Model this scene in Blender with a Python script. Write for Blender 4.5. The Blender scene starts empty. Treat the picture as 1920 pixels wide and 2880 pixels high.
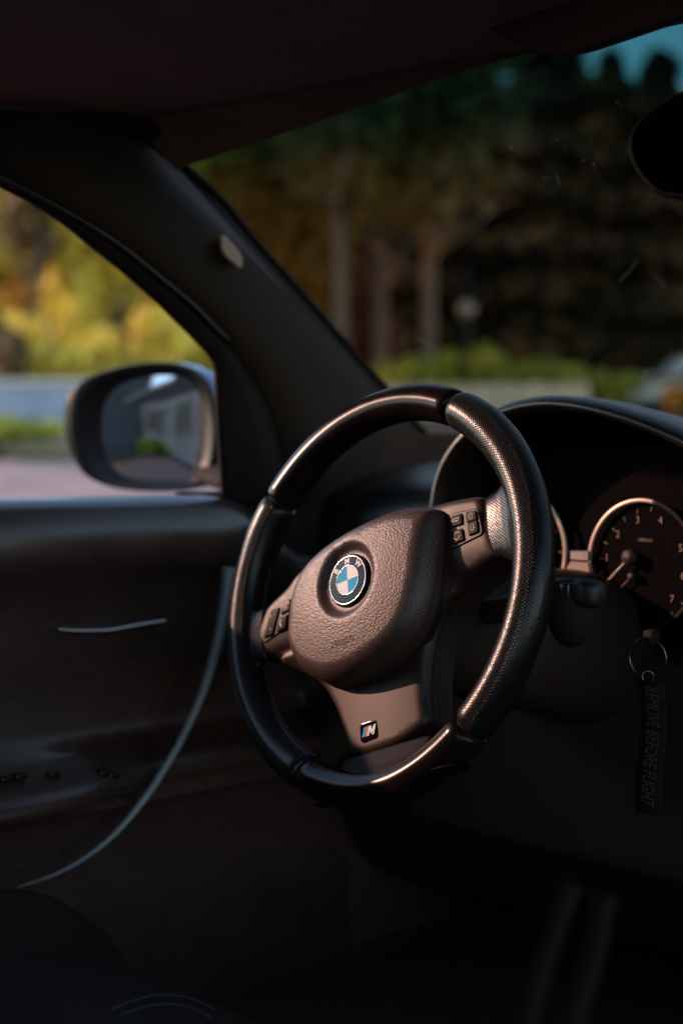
import bpy, math, random
import numpy as np
from mathutils import Vector, Matrix
from mathutils.geometry import delaunay_2d_cdt
rad = math.radians
sc = bpy.context.scene
COL = sc.collection

# ------------------------------------------------------------------ camera
CAM = np.array([0.9163, -0.8531, 0.0908])
YAW, PIT, ROLL, FPX = 0.82506, 0.02458, -0.0098, 4000.0
FWD = np.array([-math.sin(YAW)*math.cos(PIT), math.cos(YAW)*math.cos(PIT), -math.sin(PIT)])
RGT = np.array([math.cos(YAW), math.sin(YAW), 0.0])
UPV = np.cross(RGT, FWD)
R2 = math.cos(ROLL)*RGT + math.sin(ROLL)*UPV
U2 = -math.sin(ROLL)*RGT + math.cos(ROLL)*UPV
cd = bpy.data.cameras.new('camera'); cam = bpy.data.objects.new('camera', cd); COL.objects.link(cam)
mw = Matrix.Identity(4)
for i in range(3):
    mw[i][0] = R2[i]; mw[i][1] = U2[i]; mw[i][2] = -FWD[i]; mw[i][3] = CAM[i]
cam.matrix_world = mw
cd.sensor_fit = 'VERTICAL'; cd.sensor_height = 36; cd.sensor_width = 24; cd.lens = FPX/2880*36
cd.clip_start = 0.02; cd.clip_end = 500
cd.dof.use_dof = True; cd.dof.focus_distance = 1.22; cd.dof.aperture_fstop = 2.9
sc.camera = cam

# ------------------------------------------------------------------ light
SUN = Vector((-0.80, -0.50, 0.378)).normalized()
w = bpy.data.worlds.new('World'); sc.world = w; w.use_nodes = True
nt = w.node_tree; bg = nt.nodes['Background']
sky = nt.nodes.new('ShaderNodeTexSky'); sky.sky_type = 'NISHITA'; sky.sun_disc = False
sky.sun_elevation = math.asin(SUN.z); sky.sun_rotation = math.atan2(SUN.x, SUN.y)
sky.air_density = 1.0; sky.dust_density = 0.2
nt.links.new(sky.outputs[0], bg.inputs[0]); bg.inputs[1].default_value = 0.15
ld = bpy.data.lights.new('sun', 'SUN'); ld.energy = 2.0; ld.angle = rad(1.0); ld.color = (1.0, 0.56, 0.40)
lo = bpy.data.objects.new('sun', ld); COL.objects.link(lo)
lo.rotation_euler = SUN.to_track_quat('Z', 'Y').to_euler()
sc.view_settings.view_transform = 'Standard'; sc.view_settings.look = 'None'
sc.view_settings.exposure = 1.6; sc.view_settings.gamma = 1; sc.view_settings.use_curve_mapping = False
sc.cycles.use_denoising = True
sc.cycles.max_bounces = 8; sc.cycles.transparent_max_bounces = 12
sc.cycles.caustics_reflective = False; sc.cycles.caustics_refractive = False
sc.cycles.sample_clamp_indirect = 4.0

# ------------------------------------------------------------------ helpers
def ray(px, py):
    return FWD + R2*(px-960)/FPX + U2*(1440-py)/FPX
def at(px, py, ax, val):                    # photo pixel -> point on an axis plane of the car
    d = ray(px, py); k = 'xyz'.index(ax)
    return CAM + d*((val-CAM[k])/d[k])
def atp(px, py, p0, n):
    d = ray(px, py); n = np.array(n); return CAM + d*(((np.array(p0)-CAM)@n)/(d@n))

def tag(o, label=None, cat=None, group=None, kind=None):
    if label: o['label'] = label
    if cat: o['category'] = cat
    if group: o['group'] = group
    if kind: o['kind'] = kind
    return o
def empty(name, label=None, cat=None, loc=(0, 0, 0), group=None):
    o = bpy.data.objects.new(name, None); COL.objects.link(o); o.location = loc; o.empty_display_size = .05
    return tag(o, label, cat, group)
def mesh(name, V, F, mat, parent=None, smooth=True, mats=None, midx=None, uv=None, local=True):
    me = bpy.data.meshes.new(name); V = [tuple(float(c) for c in v) for v in V]
    if parent is not None and not local:
        l = parent.location; V = [(a-l.x, b-l.y, c-l.z) for a, b, c in V]
    me.from_pydata(V, [], [tuple(int(i) for i in f) for f in F]); me.update()
    for m in (mats or [mat]): me.materials.append(m)
    if midx is not None: me.polygons.foreach_set('material_index', midx)
    if smooth: me.polygons.foreach_set('use_smooth', [True]*len(me.polygons))
    if uv is not None:
        ul = me.uv_layers.new(name='UVMap')
        for l in me.loops: ul.data[l.index].uv = uv[l.vertex_index]
    o = bpy.data.objects.new(name, me); COL.objects.link(o)
    if parent is not None: o.parent = parent
    return o
class MB:
    def __init__(s): s.V = []; s.F = []; s.m = []
    def add(s, V, F, mi=0):
        b = len(s.V); s.V += [tuple(v) for v in V]; s.F += [tuple(i+b for i in f) for f in F]; s.m += [mi]*len(F); return s
    def build(s, name, mat, parent=None, smooth=True, mats=None, local=True):
        return mesh(name, s.V, s.F, mat, parent, smooth, mats, s.m if mats else None, local=local)
def tube(path, r, n=12, closed=False, sq=(1, 1), cap=True, up=(0, 0, 1)):
    P = [np.array(p, float) for p in path]; N = len(P); V = []; F = []
    rr = r if callable(r) else (lambda t: r)
    upv = np.array(up, float)
    for i, p in enumerate(P):
        a = P[(i-1) % N] if closed or i else P[0]; b = P[(i+1) % N] if closed or i < N-1 else P[-1]
        t = b-a; t /= np.linalg.norm(t)+1e-12
        s = np.cross(t, upv)
        if np.linalg.norm(s) < 1e-3: s = np.cross(t, (1, .1, 0))
        s /= np.linalg.norm(s); q = np.cross(s, t); R = rr(i/(N-1))
        for k in range(n):
            A = 2*math.pi*k/n; V.append(p + s*R*sq[0]*math.cos(A) + q*R*sq[1]*math.sin(A))
    M = N if closed else N-1
    for i in range(M):
        for k in range(n):
            j = (i+1) % N; F.append((i*n+k, i*n+(k+1) % n, j*n+(k+1) % n, j*n+k))
    if cap and not closed:
        F.append(tuple(range(n))[::-1]); F.append(tuple((N-1)*n+k for k in range(n)))
    return V, F
def smoothp(pts, n=8, closed=False):        # Catmull-Rom
    P = [np.array(p, float) for p in pts]; N = len(P); out = []
    for i in range(N if closed else N-1):
        if closed: p0, p1, p2, p3 = P[i-1], P[i], P[(i+1) % N], P[(i+2) % N]
        else: p0, p1, p2, p3 = P[max(i-1, 0)], P[i], P[i+1], P[min(i+2, N-1)]
        for k in range(n):
            t = k/n
            out.append(.5*((2*p1)+(-p0+p2)*t+(2*p0-5*p1+4*p2-p3)*t*t+(-p0+3*p1-3*p2+p3)*t**3))
    if not closed: out.append(P[-1])
    return out
def grid(rows, close=False):                # rows of points -> quads
    R = len(rows); C = len(rows[0]); V = [p for r in rows for p in r]; F = []
    for i in range(R-1):
        for j in range(C if close else C-1):
            k = (j+1) % C; F.append((i*C+j, i*C+k, (i+1)*C+k, (i+1)*C+j))
    return V, F
def box(c, s, rz=0):
    x, y, z = [v/2 for v in s]; ca, sa = math.cos(rz), math.sin(rz)
    V = [(i*x, j*y, k*z) for i in (-1, 1) for j in (-1, 1) for k in (-1, 1)]
    V = [(c[0]+a*ca-b*sa, c[1]+a*sa+b*ca, c[2]+d) for a, b, d in V]
    return V, [(0, 1, 3, 2), (4, 6, 7, 5), (0, 4, 5, 1), (2, 3, 7, 6), (0, 2, 6, 4), (1, 5, 7, 3)]
def rbox(c, s, r=.01, rz=0, n=3):           # rounded box
    V = []; F = []; x, y, z = [max(v/2-r, 1e-4) for v in s]; L = 4*(n+1)
    ca, sa = math.cos(rz), math.sin(rz); rows = []
    for k in range(n+1):
        a = -math.pi/2+math.pi/2*k/n; rows.append((-z+r*math.sin(a), r*math.cos(a)))
    for k in range(n+1):
        a = math.pi/2*k/n; rows.append((z+r*math.sin(a), r*math.cos(a)))
    for h, q in rows:
        for ci, (sx, sy) in enumerate(((1, 1), (-1, 1), (-1, -1), (1, -1))):
            for k in range(n+1):
                a = math.pi/2*(ci+k/n); X = sx*x+q*math.cos(a); Y = sy*y+q*math.sin(a)
                V.append((c[0]+X*ca-Y*sa, c[1]+X*sa+Y*ca, c[2]+h))
    for i in range(len(rows)-1):
        for j in range(L): F.append((i*L+j, i*L+(j+1) % L, (i+1)*L+(j+1) % L, (i+1)*L+j))
    F.append(tuple(range(L))[::-1]); F.append(tuple((len(rows)-1)*L+j for j in range(L)))
    return V, F
def bdist(P, O):                            # distance of points to closed outline
    P = np.asarray(P)[:, None, :]; A = np.asarray(O)[None]; B = np.roll(np.asarray(O), -1, 0)[None]
    d = B-A; t = np.clip(((P-A)*d).sum(-1)/((d*d).sum(-1)+1e-18), 0, 1)
    return np.linalg.norm(P-(A+d*t[..., None]), axis=-1).min(1)
def inside(P, O):
    P = np.asarray(P); O = np.asarray(O); x, y = P[:, 0][:, None], P[:, 1][:, None]
    a = O[None]; b = np.roll(O, -1, 0)[None]
    c = ((a[..., 1] > y) != (b[..., 1] > y)) & (x < (b[..., 0]-a[..., 0])*(y-a[..., 1])/(b[..., 1]-a[..., 1]+1e-18)+a[..., 0])
    return c.sum(1) % 2 == 1
def dome(outline, h, step=.004, rnd=.003, depth=.01, drop=None, basez=None):
    """height-field cap over a 2-D outline with rounded edge and a side wall"""
    O = np.array([p[:2] for p in outline], float)
    lo_, hi = O.min(0), O.max(0)
    gx, gy = np.meshgrid(np.arange(lo_[0]+step/2, hi[0], step), np.arange(lo_[1]+step/2, hi[1], step))
    G = np.stack([gx.ravel(), gy.ravel()], 1); G = G[inside(G, O)] if len(G) else G
    if len(G): G = G[bdist(G, O) > step*.35]
    rings = []
    if rnd > 0:                             # extra rings near the edge for a clean bevel
        nx = np.roll(O, -1, 0)-np.roll(O, 1, 0); nn = np.stack([-nx[:, 1], nx[:, 0]], 1); nn /= np.linalg.norm(nn, axis=1)[:, None]+1e-12
        area = .5*np.sum(O[:, 0]*np.roll(O[:, 1], -1)-np.roll(O[:, 0], -1)*O[:, 1]); nn *= 1 if area > 0 else -1
        for q in (.08, .28, .6, 1.0):
            Rg = O+nn*rnd*q; ok = inside(Rg, O); Rg = Rg[ok]
            if len(Rg): Rg = Rg[bdist(Rg, O) > rnd*q*.9]
            rings.append(Rg)
    allp = np.concatenate([O]+[r_ for r_ in rings if len(r_)]+([G[bdist(G, O) > rnd*1.05]] if len(G) and rnd > 0 else ([G] if len(G) else [])))
    vs, es, fs, *_ = delaunay_2d_cdt([Vector(p) for p in allp], [], [list(range(len(O)))], 1, 1e-7)
    P = np.array([[v.x, v.y] for v in vs]); d = bdist(P, O)
    if drop is None:
        q = np.clip(1-d/max(rnd, 1e-9), 0, 1); z = -rnd*(1-np.sqrt(np.clip(1-q*q, 0, 1))) if rnd > 0 else 0*d
    else: z = np.array([drop(x) for x in d])
    Z = np.array([h(x, y) for x, y in P])+z
    V = [(p[0], p[1], zz) for p, zz in zip(P, Z)]; F = []
    for f in fs:
        a, b, c = [P[i] for i in f[:3]]
        F.append(tuple(f) if (b[0]-a[0])*(c[1]-a[1])-(b[1]-a[1])*(c[0]-a[0]) > 0 else tuple(f)[::-1])
    n = len(O); b = len(V); ze = (-rnd if drop is None else drop(0))
    for x, y in O: V.append((x, y, h(x, y)+ze))
    for x, y in O: V.append((x, y, (h(x, y)+ze-depth) if basez is None else basez))
    area = .5*np.sum(O[:, 0]*np.roll(O[:, 1], -1)-np.roll(O[:, 0], -1)*O[:, 1])
    for i in range(n):
        j = (i+1) % n; f = (b+i, b+n+i, b+n+j, b+j); F.append(f if area > 0 else f[::-1])
    return V, F
def text(s, size, ext=.0002, ax='CENTER', ay='CENTER', bold=0):
    c = bpy.data.curves.new('t', 'FONT'); c.body = s; c.size = size; c.extrude = ext; c.align_x = ax; c.align_y = ay
    c.resolution_u = 3; c.offset = bold
    o = bpy.data.objects.new('t', c); COL.objects.link(o)
    me = o.to_mesh(); V = [tuple(v.co) for v in me.vertices]; F = [tuple(p.vertices) for p in me.polygons]
    o.to_mesh_clear(); bpy.data.objects.remove(o); bpy.data.curves.remove(c)
    return V, F
def strip2d(pts, wd, z=0, ext=.0002, closed=False):   # flat ribbon line for icons
    P = [np.array(p, float) for p in pts]; N = len(P); V = []; F = []
    for i in range(N):
        a = P[i-1] if (closed or i) else P[0]; b = P[(i+1) % N] if (closed or i < N-1) else P[-1]
        t = b-a; t /= np.linalg.norm(t)+1e-12; q = np.array([-t[1], t[0]])*wd/2
        for sgn in (1, -1): V.append((*(P[i]+q*sgn), z+ext)); V.append((*(P[i]+q*sgn), z))
    for i in range(N if closed else N-1):
        j = (i+1) % N; a, b = 4*i, 4*j
        F += [(a, a+2, b+2, b), (a, b, b+1, a+1), (a+2, a+3, b+3, b+2)]
    return V, F

# ------------------------------------------------------------------ materials
def mat(name, col, rough=.5, metal=0, spec=.5, coat=0, bump=None, noise=None, noise_amt=.25, sheen=0):
    m = bpy.data.materials.new(name); m.use_nodes = True; t = m.node_tree; b = t.nodes['Principled BSDF']
    b.inputs['Base Color'].default_value = (*col, 1); b.inputs['Roughness'].default_value = rough
    b.inputs['Metallic'].default_value = metal; b.inputs['Specular IOR Level'].default_value = spec
    b.inputs['Coat Weight'].default_value = coat; b.inputs['Coat Roughness'].default_value = .04
    if sheen: b.inputs['Sheen Weight'].default_value = sheen
    tc = t.nodes.new('ShaderNodeTexCoord')
    if noise:
        n = t.nodes.new('ShaderNodeTexNoise'); n.inputs['Scale'].default_value = noise; n.inputs['Detail'].default_value = 5
        t.links.new(tc.outputs['Object'], n.inputs['Vector'])
        mx = t.nodes.new('ShaderNodeMix'); mx.data_type = 'RGBA'
        mx.inputs[6].default_value = (*[c*(1-noise_amt) for c in col], 1); mx.inputs[7].default_value = (*[min(1, c*(1+noise_amt)) for c in col], 1)
        t.links.new(n.outputs['Fac'], mx.inputs[0]); t.links.new(mx.outputs[2], b.inputs['Base Color'])
        mr = t.nodes.new('ShaderNodeMapRange'); mr.inputs[3].default_value = max(0, rough-.08); mr.inputs[4].default_value = min(1, rough+.08)
        t.links.new(n.outputs['Fac'], mr.inputs[0]); t.links.new(mr.outputs[0], b.inputs['Roughness'])
    if bump:
        kind, scale, strength, dist = bump
        if kind == 'cells':
            v = t.nodes.new('ShaderNodeTexVoronoi'); v.inputs['Scale'].default_value = scale; v.inputs['Randomness'].default_value = .85
            t.links.new(tc.outputs['Object'], v.inputs['Vector'])
            iv = t.nodes.new('ShaderNodeMapRange'); iv.inputs[1].default_value = .05; iv.inputs[2].default_value = .75; iv.inputs[3].default_value = 1; iv.inputs[4].default_value = 0
            t.links.new(v.outputs['Distance'], iv.inputs[0]); src = iv.outputs[0]
        elif kind == 'voronoi':
            v = t.nodes.new('ShaderNodeTexVoronoi'); v.feature = 'SMOOTH_F1'; v.inputs['Smoothness'].default_value = .35
            v.inputs['Scale'].default_value = scale; src = v.outputs['Distance']
            n2 = t.nodes.new('ShaderNodeTexNoise'); n2.inputs['Scale'].default_value = scale*.35
            ad = t.nodes.new('ShaderNodeVectorMath'); ad.operation = 'MULTIPLY_ADD'
            t.links.new(tc.outputs['Object'], n2.inputs['Vector']); t.links.new(n2.outputs['Color'], ad.inputs[0])
            ad.inputs[1].default_value = (.6/scale,)*3; t.links.new(tc.outputs['Object'], ad.inputs[2]); t.links.new(ad.outputs[0], v.inputs['Vector'])
            iv = t.nodes.new('ShaderNodeMath'); iv.operation = 'SUBTRACT'; iv.inputs[0].default_value = 1; t.links.new(src, iv.inputs[1]); src = iv.outputs[0]
        else:
            v = t.nodes.new('ShaderNodeTexNoise'); v.inputs['Scale'].default_value = scale; v.inputs['Detail'].default_value = 4
            t.links.new(tc.outputs['Object'], v.inputs['Vector']); src = v.outputs['Fac']
        bp = t.nodes.new('ShaderNodeBump'); bp.inputs['Strength'].default_value = strength; bp.inputs['Distance'].default_value = dist
        t.links.new(src, bp.inputs['Height']); t.links.new(bp.outputs[0], b.inputs['Normal'])
    return m
BLK = (.022, .019, .018)
M = {}
M['pad'] = mat('grained_pad_leather', (.037, .020, .015), .47, spec=.5, bump=('cells', 560, .55, .0004), noise=30, noise_amt=.15)
M['leather'] = mat('smooth_black_leather', (.006, .004, .004), .21, spec=.12, bump=('noise', 900, .12, .0003), noise=40)
M['satin'] = mat('satin_dark_plastic', (.021, .0095, .006), .47, spec=.36, bump=('noise', 1500, .06, .0002), noise=25, noise_amt=.08)
M['button'] = mat('button_plastic', (.006, .004, .004), .45, spec=.07, bump=('noise', 1200, .05, .0002), noise=200)
M['panel'] = mat('button_surround', (.024, .016, .013), .42, noise=90)
M['icon'] = mat('pale_icon_print', (.42, .34, .29), .6, noise=300)
M['gap'] = mat('dark_gap_rubber', (.010, .006, .005), .8, spec=.2, noise=80)
M['thread'] = mat('dark_stitch_thread', (.10, .08, .08), .8, noise=400)
M['chrome'] = mat('chrome', (.72, .70, .68), .16, metal=1, noise=200, noise_amt=.05)
M['blackgloss'] = mat('black_enamel', (.006, .005, .005), .05, spec=.14, noise=100)
M['blue'] = mat('blue_enamel', (.002, .30, .52), .5, spec=.05, noise=100, noise_amt=.04)
M['white'] = mat('white_enamel', (.58, .62, .64), .5, spec=.1, noise=100, noise_amt=.04)
M['red'] = mat('red_enamel', (.38, .01, .03), .4, spec=.3, noise=100, noise_amt=.05)
M['dblue'] = mat('dark_blue_enamel', (.02, .03, .10), .4, spec=.3, noise=100, noise_amt=.05)
M['dash'] = mat('soft_dash_skin', (.011, .009, .008), .34, spec=.6, bump=('voronoi', 500, .3, .0004), noise=20, noise_amt=.15)
M['plastic'] = mat('hard_black_plastic', (.027, .016, .013), .55, spec=.25, bump=('noise', 900, .12, .0003), noise=25)
M['gloss'] = mat('semi_gloss_black', (.008, .006, .006), .22, noise=60)
M['door'] = mat('door_skin', (.044, .025, .021), .28, spec=.95, bump=('voronoi', 600, .2, .0003), noise=18, noise_amt=.15)
M['edge'] = mat('blue_grey_satin_strip', (.26, .31, .34), .35, noise=40, noise_amt=.1)
M['fabric'] = mat('headliner_fabric', (.38, .24, .21), .9, spec=.1, bump=('noise', 700, .5, .0006), noise=12, noise_amt=.2)
M['pillar'] = mat('pillar_fabric', (.029, .019, .016), .85, spec=.2, bump=('noise', 900, .4, .0004), noise=15, noise_amt=.15)
M['steel'] = mat('dull_steel', (.12, .12, .12), .25, metal=1, noise=200)
M['seat'] = mat('seat_leather', (.020, .010, .007), .75, spec=.12, bump=('voronoi', 450, .5, .0005), noise=15)
M['trim'] = mat('silver_trim', (.46, .36, .30), .42, metal=.55, noise=90, noise_amt=.06)
M['dial'] = mat('dial_face', (.003, .002, .002), .9, spec=.03, noise=90)
M['dialprint'] = mat('dial_print', (.20, .11, .075), .7, noise=300, noise_amt=.1)
M['paint'] = mat('dark_blue_car_paint', (.012, .045, .08), .28, metal=0, coat=1, noise=8, noise_amt=.1)
M['carpet'] = mat('carpet', (.07, .042, .036), .95, spec=.05, bump=('noise', 400, .8, .002), noise=20)
M['label'] = mat('airbag_tag', (.38, .22, .15), .6, bump=('noise', 300, .3, .0004), noise=120, noise_amt=.25)

def perforated():
    m = mat('perforated_leather', (.006, .004, .004), .29, spec=.36); t = m.node_tree; b = t.nodes['Principled BSDF']
    uv = t.nodes.new('ShaderNodeUVMap'); uv.uv_map = 'UVMap'
    P = .0030
    def lattice(off):
        a = t.nodes.new('ShaderNodeVectorMath'); a.operation = 'MULTIPLY_ADD'; a.inputs[1].default_value = (1/P, 1/P, 0); a.inputs[2].default_value = (off, off, 0)
        t.links.new(uv.outputs[0], a.inputs[0])
        f = t.nodes.new('ShaderNodeVectorMath'); f.operation = 'FRACTION'; t.links.new(a.outputs[0], f.inputs[0])
        s = t.nodes.new('ShaderNodeVectorMath'); s.operation = 'SUBTRACT'; s.inputs[1].default_value = (.5, .5, 0); t.links.new(f.outputs[0], s.inputs[0])
        l = t.nodes.new('ShaderNodeVectorMath'); l.operation = 'LENGTH'; t.links.new(s.outputs[0], l.inputs[0]); return l.outputs['Value']
    mn = t.nodes.new('ShaderNodeMath'); mn.operation = 'MINIMUM'; t.links.new(lattice(0), mn.inputs[0]); t.links.new(lattice(.5), mn.inputs[1])
    mr = t.nodes.new('ShaderNodeMapRange'); mr.inputs[1].default_value = .13; mr.inputs[2].default_value = .24; t.links.new(mn.outputs[0], mr.inputs[0])
    mx = t.nodes.new('ShaderNodeMix'); mx.data_type = 'RGBA'; mx.inputs[6].default_value = (.002, .002, .002, 1); mx.inputs[7].default_value = (.005, .004, .004, 1)
    t.links.new(mr.outputs[0], mx.inputs[0]); t.links.new(mx.outputs[2], b.inputs['Base Color'])
    sp = t.nodes.new('ShaderNodeMath'); sp.operation = 'MULTIPLY'; sp.inputs[1].default_value = .36; t.links.new(mr.outputs[0], sp.inputs[0]); t.links.new(sp.outputs[0], b.inputs['Specular IOR Level'])
    tc = t.nodes.new('ShaderNodeTexCoord'); n = t.nodes.new('ShaderNodeTexNoise'); n.inputs['Scale'].default_value = 260; n.inputs['Detail'].default_value = 4
    t.links.new(tc.outputs['Object'], n.inputs['Vector'])
    ad = t.nodes.new('ShaderNodeMath'); ad.operation = 'MULTIPLY_ADD'; ad.inputs[1].default_value = .45; t.links.new(n.outputs['Fac'], ad.inputs[0]); t.links.new(mr.outputs[0], ad.inputs[2])
    bp = t.nodes.new('ShaderNodeBump'); bp.inputs['Strength'].default_value = .8; bp.inputs['Distance'].default_value = .0006
    t.links.new(ad.outputs[0], bp.inputs['Height']); t.links.new(bp.outputs[0], b.inputs['Normal'])
    return m
M['perf'] = perforated()

def glassmat(name, col, band=None):
    m = bpy.data.materials.new(name); m.use_nodes = True; t = m.node_tree; t.nodes.clear()
    o = t.nodes.new('ShaderNodeOutputMaterial'); tr = t.nodes.new('ShaderNodeBsdfTransparent'); gl = t.nodes.new('ShaderNodeBsdfGlossy')
    gl.inputs['Roughness'].default_value = .02; tr.inputs[0].default_value = (*col, 1)
    fr = t.nodes.new('ShaderNodeFresnel'); fr.inputs[0].default_value = 1.35; mx = t.nodes.new('ShaderNodeMixShader')
    t.links.new(fr.outputs[0], mx.inputs[0]); t.links.new(tr.outputs[0], mx.inputs[1]); t.links.new(gl.outputs[0], mx.inputs[2]); t.links.new(mx.outputs[0], o.inputs[0])
    if band:
        tc = t.nodes.new('ShaderNodeTexCoord'); s = t.nodes.new('ShaderNodeSeparateXYZ'); t.links.new(tc.outputs['UV'], s.inputs[0])
        r = t.nodes.new('ShaderNodeValToRGB'); r.color_ramp.elements[0].position = band[0]; r.color_ramp.elements[0].color = (*col, 1)
        r.color_ramp.elements[1].position = band[1]; r.color_ramp.elements[1].color = (*band[2], 1)
        t.links.new(s.outputs[1], r.inputs[0]); t.links.new(r.outputs[0], tr.inputs[0])
    return m
M['windscreen'] = glassmat('tinted_windscreen_glass', (.50, .45, .37), (.72, .90, (.05, .15, .14)))

# ================================================================== STEERING WHEEL
RAKE, TURN = .29223, .35611
n_ = np.array([0, -math.cos(RAKE), math.sin(RAKE)]); u_ = np.array([0, math.sin(RAKE), math.cos(RAKE)]); x_ = np.array([1., 0, 0])
WX = math.cos(TURN)*x_ + math.sin(TURN)*u_; WU = -math.sin(TURN)*x_ + math.cos(TURN)*u_
wheel = empty('steering_wheel', 'three spoke black leather sports steering wheel with round blue and white emblem', 'steering wheel')
mwh = Matrix.Identity(4)
for i in range(3): mwh[i][0] = WX[i]; mwh[i][1] = WU[i]; mwh[i][2] = n_[i]
wheel.matrix_world = mwh
def wl(px, py, zc):                         # photo pixel -> wheel local point at height zc
    p = atp(px, py, n_*zc, n_); return (float(p@WX), float(p@WU), zc)

RR, RZ, RM = .1768, -.0373, .0170
def rimR(a):                                # slightly flattened bottom
    d = abs((a-rad(270)+math.pi) % (2*math.pi)-math.pi); return RR + .0035*math.exp(-(d/.35)**2)
def rim_section(name, a0, a1, m, thumb=False):
    n = max(8, int(abs(a1-a0)/rad(1.2))); K = 32; V = []; F = []; UV = []
    g = .0022/RR
    for i in range(n+1):
        a = a0+g/2+(a1-a0-g)*i/n; e = min(i, n-i)
        sh = 1-.16*math.exp(-(e/.9)**2)
        R = rimR(a)
        for tc_ in (rad(38), rad(142)):     # thumb swell by the upper spokes
            d = abs((a-tc_+math.pi) % (2*math.pi)-math.pi); sh += .07*math.exp(-(d/.22)**2)
        for k in range(K+1):
            b = 2*math.pi*k/K; r = RM*sh
            cr, cz = math.cos(b)*r, math.sin(b)*r*1.08
            V.append(((R+cr)*math.cos(a), (R+cr)*math.sin(a), RZ+cz)); UV.append((a*RR, b*RM*.98))
    C = K+1
    for i in range(n):
        for k in range(K): F.append((i*C+k, (i+1)*C+k, (i+1)*C+k+1, i*C+k+1))
    F.append(tuple(range(K))); F.append(tuple(n*C+k for k in range(K))[::-1])
    return mesh(name, V, F, m, wheel, uv=UV)
A = [rad(51.4), rad(132.7), rad(236.8), rad(301.9), rad(411.4)]
rim_section('rim_leather', A[0], A[1], M['leather'])
rim_section('grip', A[1], A[2], M['perf'])
rim_section('rim_leather', A[2], A[3], M['leather'])
rim_section('grip', A[3], A[4], M['perf'])
V, F = tube([(rimR(a)*math.cos(a), rimR(a)*math.sin(a), RZ) for a in np.linspace(0, 2*math.pi, 120, endpoint=False)], RM*.82, 20, closed=True)
mesh('rim_core', V, F, M['gap'], wheel)
# stitching on the inner side of the grips
for a0, a1 in ((A[1]+.35, A[2]-.03), (A[3]+.03, A[4]-.1)):
    mb = MB(); a = a0
    while a < a1:
        for b in (rad(196),):
            pts = []
            for q in (0, .5, 1):
                aa = a+.013*q; r = RM*(1.01+.03*math.sin(q*math.pi))
                pts.append(((rimR(aa)+r*math.cos(b))*math.cos(aa), (rimR(aa)+r*math.cos(b))*math.sin(aa), RZ+r*1.08*math.sin(b)+(.0012*(q-.5))))
            mb.add(*tube(pts, .00055, 5))
        a += .0215
    mb.build('stitching', M['thread'], wheel)

# leather saddles where the spokes meet the rim
def saddle(name, ang, secs, m):
    ca, sa = math.cos(ang), math.sin(ang); rows = []; UV = []; K = 40
    T = np.linspace(0, 1, 25); S = np.array(secs, float); ts = np.linspace(0, 1, len(S))
    for t_ in T:
        r, c, hh, ht, zc = [np.interp(t_, ts, S[:, j]) for j in range(5)]; row = []
        for k in range(K+1):
            b = 2*math.pi*k/K; cb, sb = math.cos(b), math.sin(b)
            y = c+hh*np.sign(cb)*abs(cb)**.8; z = zc+ht*np.sign(sb)*abs(sb)**.7
            row.append((r*ca-y*sa, r*sa+y*ca, z)); UV.append((y, r))
        rows.append(row)
    V, F = grid(rows); F.append(tuple((len(T)-1)*(K+1)+k for k in range(K)))
    return mesh(name, V, F, m, wheel, uv=UV)
saddle('leather_saddle', 0, [(.1765, .010, .070, .0176, RZ), (.172, .010, .062, .0168, RZ), (.166, .010, .052, .0138, RZ), (.160, .011, .044, .0108, RZ), (.153, .012, .036, .0088, RZ), (.145, .013, .030, .0074, RZ), (.133, .0135, .0275, .0058, RZ)], M['perf'])
saddle('leather_saddle', math.pi, [(.1765, .006, .072, .0176, RZ), (.173, .006, .062, .0168, RZ), (.169, .005, .050, .0140, RZ), (.165, .004, .041, .0112, RZ), (.160, .002, .034, .0092, RZ), (.155, .001, .029, .0078, RZ), (.146, .0, .026, .0056, RZ)], M['perf'])
saddle('leather_saddle', rad(270), [(.1795, 0, .088, .0170, RZ), (.174, 0, .078, .0160, RZ), (.168, 0, .068, .0135, RZ), (.161, 0, .060, .0100, RZ), (.154, 0, .055, .0070, RZ), (.146, 0, .050, .0035, RZ)], mat('saddle_leather', (.004, .003, .003), .5, spec=.06, bump=('noise', 500, .2, .0004), noise=40))

# spoke trim plate
PL = [(92, 52), (120, 47), (129, 44), (133, 39), (137, 16), (142, -8), (142, -15), (125, -19), (105, -25), (85, -35), (68, -50), (57, -70), (51, -93), (48, -115), (47, -134), (30, -143), (13, -147), (-10, -148), (-30, -146),
      (-45, -139), (-51, -120), (-60, -98), (-74, -76), (-90, -60), (-112, -46), (-135, -34), (-155, -24), (-161, -16), (-158, -5), (-151, 10), (-143, 22), (-134, 28), (-110, 36), (-90, 47), (-40, 55), (40, 57)]
PL = [p/1000 for p in smoothp([np.array(p) for p in PL], 4, closed=True)]
def plate_h(x, y):
    z = -.0285
    z -= .10*max(0, -y-.03)*.35                       # lower spoke falls back a little
    if y < -.02: z -= 1.7*x*x*min(1, (-y-.02)/.04)    # crowned lower spoke
    if y > -.03: z -= .045*max(0, abs(x)-.10) + .9*max(0, -(y-.004))**2*8*min(1, max(0, abs(x)-.08)/.02)
    return z
V, F = dome(PL, plate_h, .004, .0075, .020)
mesh('spoke_trim', V, F, M['satin'], wheel)
# deeper spoke flanks behind the trim
PB = [(p[0]*.985+.001, p[1]*.985-.001) for p in PL]
V, F = dome(PB, lambda x, y: -.046, .01, .003, .022)
mesh('spoke_back', V, F, M['plastic'], wheel)

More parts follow.
